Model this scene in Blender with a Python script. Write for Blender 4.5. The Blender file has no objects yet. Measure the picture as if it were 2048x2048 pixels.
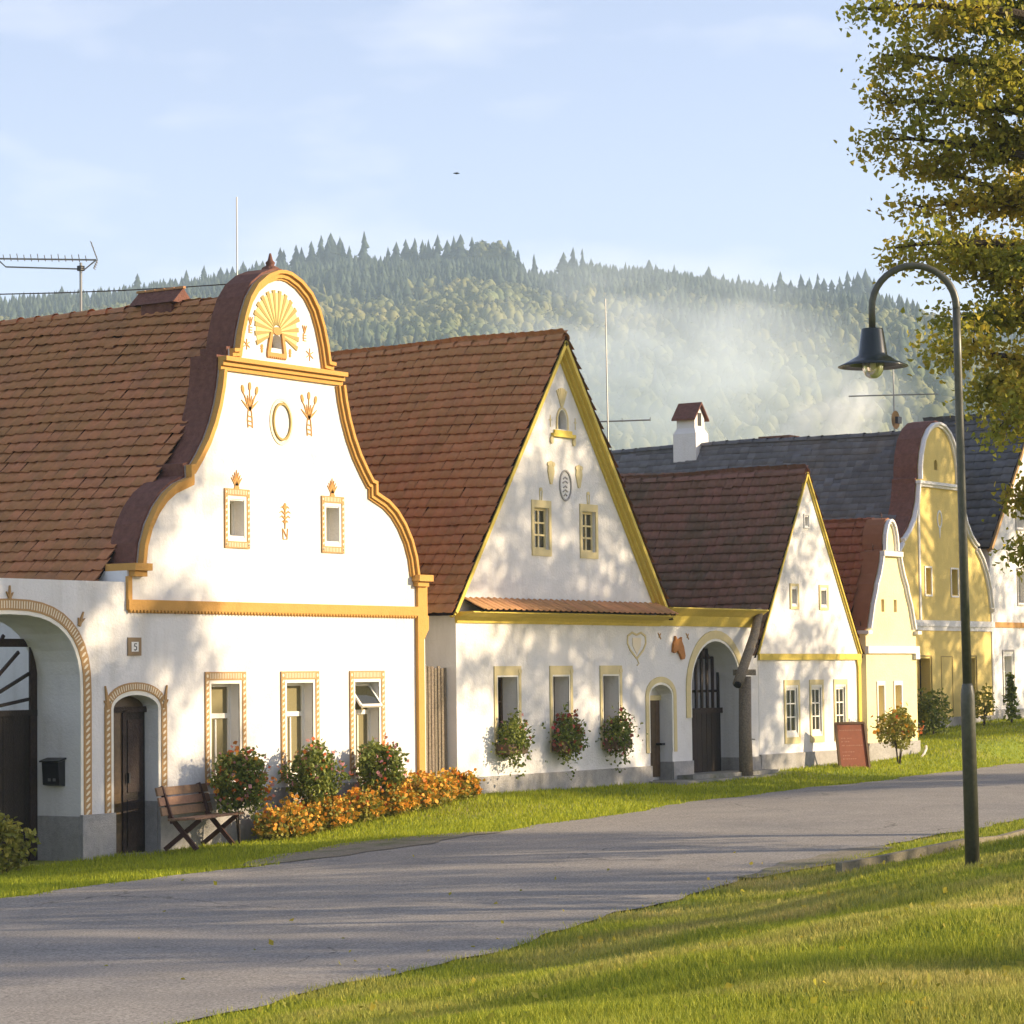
import bpy, math, random
import numpy as np
from mathutils import Vector, Matrix, geometry
random.seed(7); rng = np.random.default_rng(7)
R = math.radians
S = bpy.context.scene
COL = S.collection

# ------------------------------------------------------------------ camera, sky, sun, exposure
YAW, PITCH, ROLL = R(34.0), R(3.47), R(-0.7)
CAM = Vector((0, 0, 2.35))
FWD = Vector((math.cos(YAW), math.sin(YAW), 0)); RGT = Vector((math.sin(YAW), -math.cos(YAW), 0)); UP = Vector((0, 0, 1))
_fw = FWD * math.cos(PITCH) + UP * math.sin(PITCH); _u = UP * math.cos(PITCH) - FWD * math.sin(PITCH)
_r2 = RGT * math.cos(ROLL) + _u * math.sin(ROLL); _u2 = _u * math.cos(ROLL) - RGT * math.sin(ROLL)
cd = bpy.data.cameras.new('camera'); cam = bpy.data.objects.new('camera', cd); COL.objects.link(cam)
cam.matrix_world = Matrix(((_r2.x, _u2.x, -_fw.x, CAM.x), (_r2.y, _u2.y, -_fw.y, CAM.y), (_r2.z, _u2.z, -_fw.z, CAM.z), (0, 0, 0, 1)))
cd.sensor_width = 36; cd.lens = 36 * 5500 / 2048; cd.clip_start = 0.1; cd.clip_end = 20000
S.camera = cam

SUN_EL, SUN_AZ_OFF = R(18.0), R(0.0)                    # the sun stands low, square to the view, on the right
SUN_H = (RGT * math.cos(SUN_AZ_OFF) - FWD * math.sin(SUN_AZ_OFF)).normalized()
SUN_DIR = SUN_H * math.cos(SUN_EL) + UP * math.sin(SUN_EL)
W = bpy.data.worlds.new('World'); S.world = W; W.use_nodes = True
nt = W.node_tree; nt.nodes.clear()
wo = nt.nodes.new('ShaderNodeOutputWorld'); bg = nt.nodes.new('ShaderNodeBackground'); sky = nt.nodes.new('ShaderNodeTexSky')
sky.sky_type = 'NISHITA'; sky.sun_disc = False; sky.sun_elevation = SUN_EL
sky.sun_rotation = math.atan2(SUN_H.x, SUN_H.y); sky.altitude = 450; sky.air_density = 1.0; sky.dust_density = 1.0; sky.ozone_density = 2.0
bg.inputs['Strength'].default_value = 0.121
tc = nt.nodes.new('ShaderNodeTexCoord'); mp = nt.nodes.new('ShaderNodeMapping'); mp.inputs['Scale'].default_value = (1, 1, 3.2); mp.inputs['Location'].default_value = (0.35, 0.9, 0.2)
nz = nt.nodes.new('ShaderNodeTexNoise'); nz.inputs['Scale'].default_value = 4.2; nz.inputs['Detail'].default_value = 5; nz.inputs['Roughness'].default_value = 0.5
cr = nt.nodes.new('ShaderNodeValToRGB'); cr.color_ramp.elements[0].position = 0.53; cr.color_ramp.elements[1].position = 0.78
cr.color_ramp.elements[0].color = (0, 0, 0, 1); cr.color_ramp.elements[1].color = (0.75, 0.75, 0.75, 1)
mx = nt.nodes.new('ShaderNodeMix'); mx.data_type = 'RGBA'; mx.inputs[7].default_value = (6.2, 5.9, 5.9, 1)
nt.links.new(tc.outputs['Generated'], mp.inputs[0]); nt.links.new(mp.outputs[0], nz.inputs['Vector']); nt.links.new(nz.outputs[0], cr.inputs[0])
hs_ = nt.nodes.new('ShaderNodeHueSaturation'); hs_.inputs['Saturation'].default_value = 0.76; tn = nt.nodes.new('ShaderNodeMix'); tn.data_type = 'RGBA'; tn.blend_type = 'MULTIPLY'; tn.inputs[0].default_value = 1.0; tn.inputs[7].default_value = (1.05, 0.955, 1.03, 1)
nt.links.new(sky.outputs[0], hs_.inputs['Color']); nt.links.new(hs_.outputs[0], tn.inputs[6])
nt.links.new(cr.outputs[0], mx.inputs[0]); nt.links.new(tn.outputs[2], mx.inputs[6]); nt.links.new(mx.outputs[2], bg.inputs['Color']); nt.links.new(bg.outputs[0], wo.inputs[0])
sl = bpy.data.lights.new('sun', 'SUN'); sun = bpy.data.objects.new('sun', sl); COL.objects.link(sun)
sl.energy = 5.0; sl.angle = R(0.53); sl.color = (1.0, 0.80, 0.54)
sun.rotation_euler = SUN_DIR.to_track_quat('Z', 'Y').to_euler(); sun.location = (60, -60, 60)
S.view_settings.view_transform = 'Standard'; S.view_settings.look = 'None'; S.view_settings.exposure = 1.05; S.view_settings.gamma = 1.0
S.render.engine = 'CYCLES'; S.cycles.use_denoising = True
try: S.cycles.denoiser = 'OPENIMAGEDENOISE'
except Exception: pass
S.cycles.max_bounces = 5; S.cycles.transparent_max_bounces = 12; S.cycles.volume_bounces = 2; S.cycles.volume_step_rate = 1.0; S.cycles.volume_max_steps = 64
S.cycles.sample_clamp_indirect = 8

# ------------------------------------------------------------------ materials
def mat(name, col, rough=0.85, var=0.0, vscale=4.0, col2=None, bump=0.0, bscale=40.0, spec=0.3, metal=0.0, island=0.0, objrand=0.0, transl=0.0, stain=None, speck=0.0, spscale=300.0, vdetail=6, c2lo=0.38, streak=None, cracks=0.0):
    m = bpy.data.materials.new(name); m.use_nodes = True
    t = m.node_tree; n = t.nodes; l = t.links
    b = n['Principled BSDF']; b.inputs['Roughness'].default_value = rough; b.inputs['Specular IOR Level'].default_value = spec; b.inputs['Metallic'].default_value = metal
    tcn = n.new('ShaderNodeTexCoord'); co = tcn.outputs['Object']
    geo = n.new('ShaderNodeNewGeometry'); co = geo.outputs['Position']
    cur = None
    def rgb(c): 
        x = n.new('ShaderNodeRGB'); x.outputs[0].default_value = (*c, 1); return x.outputs[0]
    cur = rgb(col)
    def mixc(a, bb, fac):
        x = n.new('ShaderNodeMix'); x.data_type = 'RGBA'; l.new(a, x.inputs[6]); l.new(bb, x.inputs[7])
        if isinstance(fac, float): x.inputs[0].default_value = fac
        else: l.new(fac, x.inputs[0])
        return x.outputs[2]
    def noise(scale, lo, hi, detail=6, rough_=0.6):
        x = n.new('ShaderNodeTexNoise'); x.inputs['Scale'].default_value = scale; x.inputs['Detail'].default_value = detail; x.inputs['Roughness'].default_value = rough_; l.new(co, x.inputs['Vector'])
        r = n.new('ShaderNodeMapRange'); r.inputs[1].default_value = lo; r.inputs[2].default_value = hi; l.new(x.outputs[0], r.inputs[0]); return r.outputs[0]
    if col2 is not None: cur = mixc(cur, rgb(col2), noise(vscale, c2lo, c2lo + 0.26, vdetail))
    if stain is not None:
        cur = mixc(cur, rgb(stain[0]), noise(stain[1], stain[2], stain[2] + 0.25))
    if streak is not None:
        mpn = n.new('ShaderNodeMapping'); mpn.inputs['Scale'].default_value = (1, 1, 0.12); l.new(co, mpn.inputs[0]); sx = n.new('ShaderNodeTexNoise'); sx.inputs['Scale'].default_value = 3.2; sx.inputs['Detail'].default_value = 6; sx.inputs['Roughness'].default_value = 0.65; l.new(mpn.outputs[0], sx.inputs['Vector'])
        sr = n.new('ShaderNodeMapRange'); sr.inputs[1].default_value = 0.5; sr.inputs[2].default_value = 0.78; sr.inputs[4].default_value = streak[1]; l.new(sx.outputs[0], sr.inputs[0]); cur = mixc(cur, rgb(streak[0]), sr.outputs[0])
    if cracks > 0:
        wn = n.new('ShaderNodeTexNoise'); wn.inputs['Scale'].default_value = 0.9; wn.inputs['Detail'].default_value = 5; l.new(co, wn.inputs['Vector']); va = n.new('ShaderNodeVectorMath'); va.operation = 'MULTIPLY_ADD'; l.new(wn.outputs['Color'], va.inputs[0]); va.inputs[1].default_value = (1.6, 1.6, 0); l.new(co, va.inputs[2])
        vo = n.new('ShaderNodeTexVoronoi'); vo.feature = 'DISTANCE_TO_EDGE'; vo.inputs['Scale'].default_value = 0.28; l.new(va.outputs[0], vo.inputs['Vector']); cm = n.new('ShaderNodeMapRange'); cm.inputs[1].default_value = 0.0; cm.inputs[2].default_value = 0.006; cm.inputs[3].default_value = cracks; cm.inputs[4].default_value = 0.0; l.new(vo.outputs['Distance'], cm.inputs[0])
        mk_ = n.new('ShaderNodeMath'); mk_.operation = 'MULTIPLY'; l.new(cm.outputs[0], mk_.inputs[0]); l.new(noise(0.25, 0.45, 0.6, 2), mk_.inputs[1]); cur = mixc(cur, rgb((0.05, 0.045, 0.04)), mk_.outputs[0])
    if var > 0:
        h = n.new('ShaderNodeHueSaturation'); l.new(cur, h.inputs['Color'])
        r = n.new('ShaderNodeMapRange'); l.new(noise(vscale * 2.3, 0.3, 0.7), r.inputs[0]); r.inputs[3].default_value = 1 - var; r.inputs[4].default_value = 1 + var; l.new(r.outputs[0], h.inputs['Value']); cur = h.outputs[0]
    for src, amt in ((geo.outputs['Random Per Island'], island), (None, objrand)):
        if amt > 0:
            if src is None: src = n.new('ShaderNodeObjectInfo').outputs['Random']
            h = n.new('ShaderNodeHueSaturation'); l.new(cur, h.inputs['Color'])
            r = n.new('ShaderNodeMapRange'); l.new(src, r.inputs[0]); r.inputs[3].default_value = 1 - amt; r.inputs[4].default_value = 1 + amt; l.new(r.outputs[0], h.inputs['Value'])
            r2 = n.new('ShaderNodeMapRange'); l.new(src, r2.inputs[0]); r2.inputs[3].default_value = 0.5 + amt * 0.06; r2.inputs[4].default_value = 0.5 - amt * 0.06; l.new(r2.outputs[0], h.inputs['Hue']); cur = h.outputs[0]
    if speck > 0:
        h = n.new('ShaderNodeHueSaturation'); l.new(cur, h.inputs['Color'])
        r = n.new('ShaderNodeMapRange'); l.new(noise(spscale, 0.3, 0.7, 2, 0.8), r.inputs[0]); r.inputs[3].default_value = 1 - speck; r.inputs[4].default_value = 1 + speck; l.new(r.outputs[0], h.inputs['Value']); cur = h.outputs[0]
    l.new(cur, b.inputs['Base Color'])
    if bump > 0:
        bn = n.new('ShaderNodeBump'); bn.inputs['Strength'].default_value = bump; bn.inputs['Distance'].default_value = 0.02
        l.new(noise(bscale, 0.25, 0.75), bn.inputs['Height']); l.new(bn.outputs[0], b.inputs['Normal'])
    if transl > 0:
        tr = n.new('ShaderNodeBsdfTranslucent'); l.new(cur, tr.inputs[0]); ms = n.new('ShaderNodeMixShader'); ms.inputs[0].default_value = transl
        l.new(b.outputs[0], ms.inputs[1]); l.new(tr.outputs[0], ms.inputs[2]); l.new(ms.outputs[0], n['Material Output'].inputs[0])
    return m

M = dict(
    white=mat('white_limewash', (0.74, 0.72, 0.69), 0.9, 0.03, 1.2, streak=((0.52, 0.49, 0.43), 0.5), bump=0.35, bscale=22, stain=((0.60, 0.58, 0.54), 0.9, 0.55)),
    whitewarm=mat('white_window_paint', (0.78, 0.75, 0.66), 0.5, 0.03, 8),
    ochre=mat('ochre_limewash', (0.54, 0.29, 0.075), 0.85, 0.06, 2.5, bump=0.3, bscale=25),
    ochrelight=mat('pale_ochre_relief', (0.50, 0.27, 0.09), 0.85, 0.06, 5),
    sand=mat('sand_coloured_relief', (0.43, 0.26, 0.11), 0.85, 0.06, 6),
    cream=mat('cream_dash_paint', (0.78, 0.68, 0.50), 0.85),
    ray=mat('sunray_yellow', (0.74, 0.62, 0.24), 0.85, 0.05, 6),
    raydark=mat('sunray_umber', (0.36, 0.27, 0.10), 0.85, 0.05, 6),
    yellow=mat('yellow_limewash', (0.62, 0.47, 0.09), 0.85, 0.06, 2.5, bump=0.3, bscale=25),
    yellowpale=mat('pale_yellow_limewash', (0.76, 0.66, 0.37), 0.9, 0.05, 1.5, bump=0.3, bscale=22, stain=((0.72, 0.60, 0.32), 0.8, 0.5)),
    yellowwall=mat('mustard_yellow_limewash', (0.70, 0.54, 0.18), 0.9, 0.07, 1.1, streak=((0.5, 0.38, 0.14), 0.4), bump=0.3, bscale=22, stain=((0.62, 0.48, 0.17), 0.7, 0.5)),
    plinth=mat('grey_roughcast_plinth', (0.42, 0.40, 0.38), 0.95, 0.12, 5, streak=((0.22, 0.2, 0.15), 0.6), bump=0.7, bscale=70, speck=0.25, spscale=120, stain=((0.34, 0.32, 0.29), 1.5, 0.5)),
    yellowcream=mat('cream_yellow_relief', (0.66, 0.55, 0.29), 0.85, 0.05, 5),
    tileA=mat('clay_tile_brown', (0.46, 0.205, 0.09), 0.8, 0.12, 3, island=0.10, objrand=0.10, bump=0.4, bscale=60, stain=((0.33, 0.155, 0.085), 1.1, 0.52), streak=((0.22, 0.15, 0.08), 0.35)),
    tileB=mat('clay_tile_red', (0.46, 0.235, 0.10), 0.8, 0.1, 3, island=0.09, objrand=0.09, bump=0.4, bscale=60, stain=((0.38, 0.18, 0.09), 0.9, 0.55), streak=((0.22, 0.15, 0.08), 0.35)),
    tileC=mat('clay_tile_mossy', (0.25, 0.135, 0.09), 0.85, 0.12, 3, island=0.13, objrand=0.13, bump=0.4, bscale=60, stain=((0.15, 0.125, 0.08), 0.8, 0.47)),
    tileD=mat('clay_tile_rust', (0.30, 0.115, 0.055), 0.8, 0.1, 3, island=0.1, objrand=0.1),
    slate=mat('grey_slate', (0.115, 0.112, 0.118), 0.75, 0.15, 3, island=0.22, objrand=0.22, stain=((0.12, 0.10, 0.075), 0.6, 0.52)),
    coping=mat('parapet_coping_tile', (0.16, 0.07, 0.05), 0.85, 0.25, 5, bump=0.6, bscale=30),
    felt=mat('roof_underlay', (0.02, 0.012, 0.008), 0.95),
    wooddark=mat('dark_gate_wood', (0.030, 0.018, 0.012), 0.55, 0.3, 8, bump=0.4, bscale=40, objrand=0.3),
    woodbrown=mat('brown_door_wood', (0.10, 0.062, 0.03), 0.35, 0.25, 6, objrand=0.2),
    woodgrey=mat('weathered_grey_wood', (0.24, 0.195, 0.14), 0.9, 0.3, 14, bump=0.8, bscale=50, objrand=0.15),
    bench=mat('bench_slat_wood', (0.24, 0.14, 0.085), 0.7, 0.2, 10, objrand=0.15),
    benchleg=mat('bench_leg_wood', (0.075, 0.035, 0.025), 0.7, 0.2, 10),
    glass=mat('window_glass', (0.035, 0.035, 0.02), 0.08, spec=0.6),
    olivepane=mat('olive_reflection_pane', (0.20, 0.17, 0.08), 0.8, 0.1, 20),  # trees mirrored in the panes, put into the colour as matte olive
    blind=mat('pale_brown_blind', (0.32, 0.25, 0.19), 0.8, 0.05, 20),
    iron=mat('black_iron', (0.012, 0.012, 0.013), 0.4, spec=0.5),
    galv=mat('galvanised_antenna', (0.28, 0.28, 0.27), 0.45, metal=0.6),
    lampgreen=mat('dark_green_lamp_enamel', (0.010, 0.016, 0.016), 0.22, 0.15, 12, spec=0.6),
    lamppost=mat('grey_green_post_paint', (0.075, 0.072, 0.05), 0.42, 0.25, 9, spec=0.5),
    stone=mat('stone_slab', (0.26, 0.25, 0.22), 0.95, 0.2, 6, bump=0.6, bscale=40, stain=((0.13, 0.14, 0.07), 3, 0.5)),
    kerb=mat('concrete_kerb', (0.24, 0.21, 0.15), 0.95, 0.2, 8, bump=0.6, bscale=60, speck=0.2, spscale=200),
    asphalt=mat('asphalt', (0.285, 0.262, 0.235), 0.9, 0.10, 0.5, cracks=0.75, bump=0.5, bscale=160, speck=0.5, spscale=38, stain=((0.235, 0.222, 0.208), 0.35, 0.48)),
    gravel=mat('gravel_verge', (0.27, 0.24, 0.185), 0.95, 0.15, 6, bump=0.8, bscale=120, speck=0.4, spscale=45, stain=((0.12, 0.14, 0.05), 2.0, 0.5)),
    soil=mat('meadow_soil', (0.20, 0.25, 0.024), 0.95, 0.2, 0.45, col2=(0.36, 0.30, 0.09), c2lo=0.48, speck=0.3, spscale=60),
    grass=mat('grass_blades', (0.305, 0.335, 0.030), 0.75, 0.15, 0.45, col2=(0.46, 0.39, 0.12), c2lo=0.44, island=0.35, transl=0.35),
    vergegrass=mat('verge_grass_blades', (0.33, 0.37, 0.024), 0.75, 0.15, 0.6, island=0.3, transl=0.35),
    leaf=mat('lime_leaves', (0.33, 0.33, 0.045), 0.55, 0.2, 0.9, col2=(0.46, 0.36, 0.04), island=0.3, transl=0.55, spec=0.35),
    leafgreen=mat('shrub_leaves', (0.17, 0.205, 0.035), 0.6, 0.2, 4, island=0.4, transl=0.3),
    leafyellow=mat('yellow_green_shrub_leaves', (0.27, 0.26, 0.04), 0.6, 0.2, 4, island=0.35, transl=0.3),
    bark=mat('bark', (0.065, 0.048, 0.033), 0.95, 0.3, 12, bump=0.8, bscale=40),
    flororange=mat('orange_petals', (0.55, 0.15, 0.03), 0.7, island=0.35, transl=0.2),
    florpink=mat('pink_petals', (0.60, 0.26, 0.25), 0.7, island=0.25, transl=0.2),
    florred=mat('dusty_red_petals', (0.34, 0.085, 0.05), 0.7, island=0.3, transl=0.2),
    marigold=mat('marigold_petals', (0.74, 0.38, 0.045), 0.7, island=0.35, transl=0.2),
    signred=mat('rust_red_board', (0.22, 0.055, 0.018), 0.6, 0.12, 6),
    signink=mat('pale_pink_chalk', (0.42, 0.20, 0.13), 0.7),
    signframe=mat('brown_sign_frame', (0.10, 0.05, 0.018), 0.6),
    horse=mat('painted_horse_brown', (0.42, 0.17, 0.04), 0.7, 0.1, 8),
    black=mat('black_paint', (0.01, 0.01, 0.01), 0.6),
    platewhite=mat('enamel_white', (0.75, 0.74, 0.7), 0.35),
    platebrown=mat('plate_brown_border', (0.28, 0.19, 0.10), 0.7),
    pipe=mat('white_pipe', (0.6, 0.58, 0.54), 0.5),
    brick=mat('weathered_chimney_brick', (0.17, 0.09, 0.06), 0.9, 0.25, 8, objrand=0.25),
    hillsoil=mat('hill_floor', (0.055, 0.062, 0.022), 1.0, 0.2, 0.02),
    conifer=mat('spruce_needles', (0.040, 0.060, 0.036), 0.9, 0.2, 0.02, island=0.35),
    broad=mat('hill_broadleaf', (0.165, 0.155, 0.05), 0.9, 0.25, 0.012, col2=(0.095, 0.12, 0.045), island=0.22),
    cloudmist=None,
)
_g = bpy.data.materials.new('lamp_globe_glass'); _g.use_nodes = True
_b = _g.node_tree.nodes['Principled BSDF']; _b.inputs['Base Color'].default_value = (0.9, 0.85, 0.75, 1); _b.inputs['Transmission Weight'].default_value = 0.85; _b.inputs['Roughness'].default_value = 0.12
M['globe'] = _g

# ------------------------------------------------------------------ mesh helpers
ORG = {}
def org(p): return ORG.get(p.name, Vector((0, 0, 0))) if p else Vector((0, 0, 0))
def link(name, me, m, parent=None, **props):
    o = bpy.data.objects.new(name, me)
    if m is not None and me is not None and len(me.materials) == 0: me.materials.append(m)
    COL.objects.link(o); o.parent = parent
    if parent: ORG[o.name] = org(parent)
    for k, v in props.items(): o[k] = v
    return o
def thing(name, label, cat, loc, group=None, rotz=0):
    o = bpy.data.objects.new(name, None); COL.objects.link(o); o.location = loc; o.rotation_euler = (0, 0, rotz); o.empty_display_size = 0.2
    ORG[o.name] = Vector(loc) if rotz == 0 else Vector((0, 0, 0)); o['label'] = label; o['category'] = cat
    if group: o['group'] = group
    return o
def arr_mesh(name, v, f):
    v = np.asarray(v, dtype=np.float32); f = np.asarray(f, dtype=np.int32)
    me = bpy.data.meshes.new(name); k = f.shape[1]
    me.vertices.add(len(v)); me.vertices.foreach_set('co', v.ravel())
    me.loops.add(f.size); me.loops.foreach_set('vertex_index', f.ravel())
    me.polygons.add(len(f)); me.polygons.foreach_set('loop_start', np.arange(0, f.size, k, dtype=np.int32)); me.polygons.foreach_set('loop_total', np.full(len(f), k, dtype=np.int32))
    me.update(calc_edges=True); me.validate(); return me
class MB:
    def __init__(s): s.v = []; s.f = []
    def add(s, v, f):
        b = len(s.v); s.v += [tuple(p) for p in v]; s.f += [tuple(i + b for i in q) for q in f]; return s
    def box(s, x0, x1, y0, y1, z0, z1):
        return s.add([(x0, y0, z0), (x1, y0, z0), (x1, y1, z0), (x0, y1, z0), (x0, y0, z1), (x1, y0, z1), (x1, y1, z1), (x0, y1, z1)],
                     [(0, 3, 2, 1), (4, 5, 6, 7), (0, 1, 5, 4), (1, 2, 6, 5), (2, 3, 7, 6), (3, 0, 4, 7)])
    def beam(s, a, b, w, h, up=(0, 0, 1)):
        a, b = Vector(a), Vector(b); d = (b - a).normalized(); u = Vector(up); sd = d.cross(u)
        if sd.length < 1e-4: sd = d.cross(Vector((0, 1, 0)))
        sd.normalize(); u = sd.cross(d).normalized(); sd *= w / 2; u *= h / 2
        return s.add([a - sd - u, a + sd - u, a + sd + u, a - sd + u, b - sd - u, b + sd - u, b + sd + u, b - sd + u], [(0, 3, 2, 1), (4, 5, 6, 7), (0, 1, 5, 4), (1, 2, 6, 5), (2, 3, 7, 6), (3, 0, 4, 7)])
    def tube(s, path, rad, n=8, cap=True):
        path = [Vector(p) for p in path]; rad = rad if hasattr(rad, '__len__') else [rad] * len(path); b = len(s.v); ref = None
        for i, p in enumerate(path):
            d = (path[min(i + 1, len(path) - 1)] - path[max(i - 1, 0)]).normalized()
            if ref is None: ref = d.orthogonal().normalized()
            ref = (ref - d * ref.dot(d)).normalized(); q = d.cross(ref)
            for k in range(n):
                a = 2 * math.pi * k / n; s.v.append(tuple(p + (ref * math.cos(a) + q * math.sin(a)) * rad[i]))
        for i in range(len(path) - 1):
            for k in range(n):
                k2 = (k + 1) % n; s.f.append((b + i * n + k, b + i * n + k2, b + (i + 1) * n + k2, b + (i + 1) * n + k))
        if cap: s.f.append(tuple(b + k for k in range(n - 1, -1, -1))); s.f.append(tuple(b + (len(path) - 1) * n + k for k in range(n)))
        return s
    def lathe(s, c, prof, n=24, axis='z'):
        b = len(s.v); c = Vector(c)
        for r, h in prof:
            for k in range(n):
                a = 2 * math.pi * k / n; s.v.append((c.x + r * math.cos(a), c.y + r * math.sin(a), c.z + h) if axis == 'z' else (c.x + r * math.cos(a), c.y + h, c.z + r * math.sin(a)))
        for i in range(len(prof) - 1):
            for k in range(n): s.f.append((b + i * n + k, b + i * n + (k + 1) % n, b + (i + 1) * n + (k + 1) % n, b + (i + 1) * n + k))
        return s
    def poly(s, pts, y0, y1):          # a polygon in (x, z), front at y0, back at y1
        n = len(pts); b = len(s.v)
        if sum((pts[i][0] * pts[(i + 1) % n][1] - pts[(i + 1) % n][0] * pts[i][1]) for i in range(n)) < 0: pts = pts[::-1]
        s.v += [(x, y0, z) for x, z in pts] + [(x, y1, z) for x, z in pts]
        s.f.append(tuple(b + i for i in range(n)))
        for i in range(n): s.f.append((b + i, b + n + i, b + n + (i + 1) % n, b + (i + 1) % n))
        return s
    def strip(s, A, B, y0, y1):        # a band between two polylines in (x, z), front y0, back y1
        b = len(s.v); n = len(A)
        for y in (y0, y1):
            s.v += [(x, y, z) for x, z in A]; s.v += [(x, y, z) for x, z in B]
        for i in range(n - 1):
            a0, a1, b0, b1 = b + i, b + i + 1, b + n + i, b + n + i + 1; o = 2 * n
            s.f += [(a0, a1, b1, b0), (a0, a0 + o, a1 + o, a1), (b0, b1, b1 + o, b0 + o)]
        for i in (0, n - 1): s.f.append((b + i, b + n + i, b + n + i + 2 * n, b + i + 2 * n))
        return s
    def stroke(s, pts, w, y0, y1):
        A, B = [], []; n = len(pts)
        for i in range(n):
            p, q = Vector(pts[max(i - 1, 0)]), Vector(pts[min(i + 1, n - 1)]); d = (q - p).normalized(); ww = (w if not hasattr(w, '__len__') else w[i]) / 2
            A.append((pts[i][0] - d.y * ww, pts[i][1] + d.x * ww)); B.append((pts[i][0] + d.y * ww, pts[i][1] - d.x * ww))
        return s.strip(A, B, y0, y1)
    def ell(s, c, a, b, y0, y1, n=12, rot=0):
        return s.poly([(c[0] + a * math.cos(t) * math.cos(rot) - b * math.sin(t) * math.sin(rot), c[1] + a * math.cos(t) * math.sin(rot) + b * math.sin(t) * math.cos(rot)) for t in [2 * math.pi * k / n for k in range(n)]], y0, y1)
    def build(s, name, m, parent=None, smooth=False, **props):
        o = org(parent); me = bpy.data.meshes.new(name); me.from_pydata([(x - o.x, y - o.y, z - o.z) for x, y, z in s.v], [], s.f)
        me.validate(); me.update()
        if smooth: me.polygons.foreach_set('use_smooth', [True] * len(me.polygons))
        return link(name, me, m, parent, **props)
def fix_normals(o):
    import bmesh
    bm = bmesh.new(); bm.from_mesh(o.data); bmesh.ops.recalc_face_normals(bm, faces=bm.faces); bm.to_mesh(o.data); bm.free(); return o
def copy_tree(o, parent=None, loc=None, rz=None, scale=None):
    c = o.copy(); COL.objects.link(c); c.parent = parent
    if loc is not None: c.location = loc
    if rz is not None: c.rotation_euler.z = rz
    if scale is not None: c.scale = (scale,) * 3
    for ch in list(o.children): copy_tree(ch, c)
    return c
def inside(p, poly):
    x, y = p; r = False; n = len(poly)
    for i in range(n):
        x0, y0 = poly[i]; x1, y1 = poly[(i + 1) % n]
        if (y0 > y) != (y1 > y) and x < (x1 - x0) * (y - y0) / (y1 - y0) + x0: r = not r
    return r
def wall(name, outer, holes, y, thick, m, parent):       # a facade with real openings: holes = [(polygon, reveal depth)]
    mb = MB(); vs, es = [], []
    for pl in [outer] + [h for h, _ in holes]:
        b = len(vs); vs += [Vector(p) for p in pl]; es += [(b + i, b + (i + 1) % len(pl)) for i in range(len(pl))]
    ov, oe, of, *_ = geometry.delaunay_2d_cdt(vs, es, [], 0, 1e-5)
    tri = []
    for f in of:
        c = sum((ov[i] for i in f), Vector((0, 0))) / len(f)
        if inside(c, outer) and not any(inside(c, h) for h, _ in holes): tri.append(tuple(f))
    mb.add([(p.x, y, p.y) for p in ov], tri)
    for pl, d in [(outer, thick)] + list(holes):
        n = len(pl); mb.add([(p[0], y, p[1]) for p in pl] + [(p[0], y + d, p[1]) for p in pl], [(i, (i + 1) % n, n + (i + 1) % n, n + i) for i in range(n)])
    o = mb.build(name, m, parent); return fix_normals(o)
def rect(x0, x1, z0, z1): return [(x0, z0), (x1, z0), (x1, z1), (x0, z1)]
def arch(x0, x1, z0, zs, zt, n=14):                     # straight jambs to zs, elliptical head to zt
    c, a = (x0 + x1) / 2, (x1 - x0) / 2
    return [(x0, z0), (x1, z0)] + [(c + a * math.cos(t), zs + (zt - zs) * math.sin(t)) for t in [math.pi * k / n for k in range(n + 1)]]
def superarch(x0, x1, z0, zs, zt, e=2.6, n=20):
    c, a = (x0 + x1) / 2, (x1 - x0) / 2; P = [(x0, z0), (x1, z0)]
    for k in range(n + 1):
        t = math.pi * k / n; cs, sn = math.cos(t), math.sin(t); P.append((c + a * math.copysign(abs(cs) ** (2 / e), cs), zs + (zt - zs) * abs(sn) ** (2 / e)))
    return P
def merge(tv, tf, mats):                                # many copies of a small template as plain arrays; mats (n, 3, 4)
    n = len(mats); tv = np.asarray(tv); tf = np.asarray(tf)
    v = np.einsum('nij,kj->nki', mats[:, :, :3], tv) + mats[:, None, :, 3]
    f = tf[None] + (np.arange(n) * len(tv))[:, None, None]
    return v.reshape(-1, 3), f.reshape(-1, tf.shape[1])
def rand_rot(n, tilt=None):
    q = rng.normal(size=(n, 4)); q /= np.linalg.norm(q, axis=1, keepdims=True); a, b, c, d = q.T
    return np.stack([np.stack([1 - 2 * (c * c + d * d), 2 * (b * c - a * d), 2 * (b * d + a * c)], -1), np.stack([2 * (b * c + a * d), 1 - 2 * (b * b + d * d), 2 * (c * d - a * b)], -1), np.stack([2 * (b * d - a * c), 2 * (c * d + a * b), 1 - 2 * (b * b + c * c)], -1)], 1)
LEAF_V = np.array([(0, 0, 0), (0.44, 0.22, 0.14), (0.30, 0.66, 0.10), (0, 1.18, -0.12), (-0.30, 0.66, 0.10), (-0.44, 0.22, 0.14)]); LEAF_F = np.array([(0, 1, 2), (0, 2, 3), (0, 3, 4), (0, 4, 5)])
LEAF_S = np.array([(0, 0, 0), (0.42, 0.5, 0.1), (0, 1.05, -0.05), (-0.42, 0.5, 0.1)]); LEAF_SF = np.array([(0, 1, 2), (0, 2, 3)])
def leaf_mesh(name, pos, size, simple=False, jitter=0.35):
    n = len(pos); sc = size * (1 + jitter * rng.uniform(-1, 1, n)); m = np.zeros((n, 3, 4)); m[:, :, :3] = rand_rot(n) * sc[:, None, None]; m[:, :, 3] = pos
    v, f = merge(LEAF_S if simple else LEAF_V, LEAF_SF if simple else LEAF_F, m); return arr_mesh(name, v, f)
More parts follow.
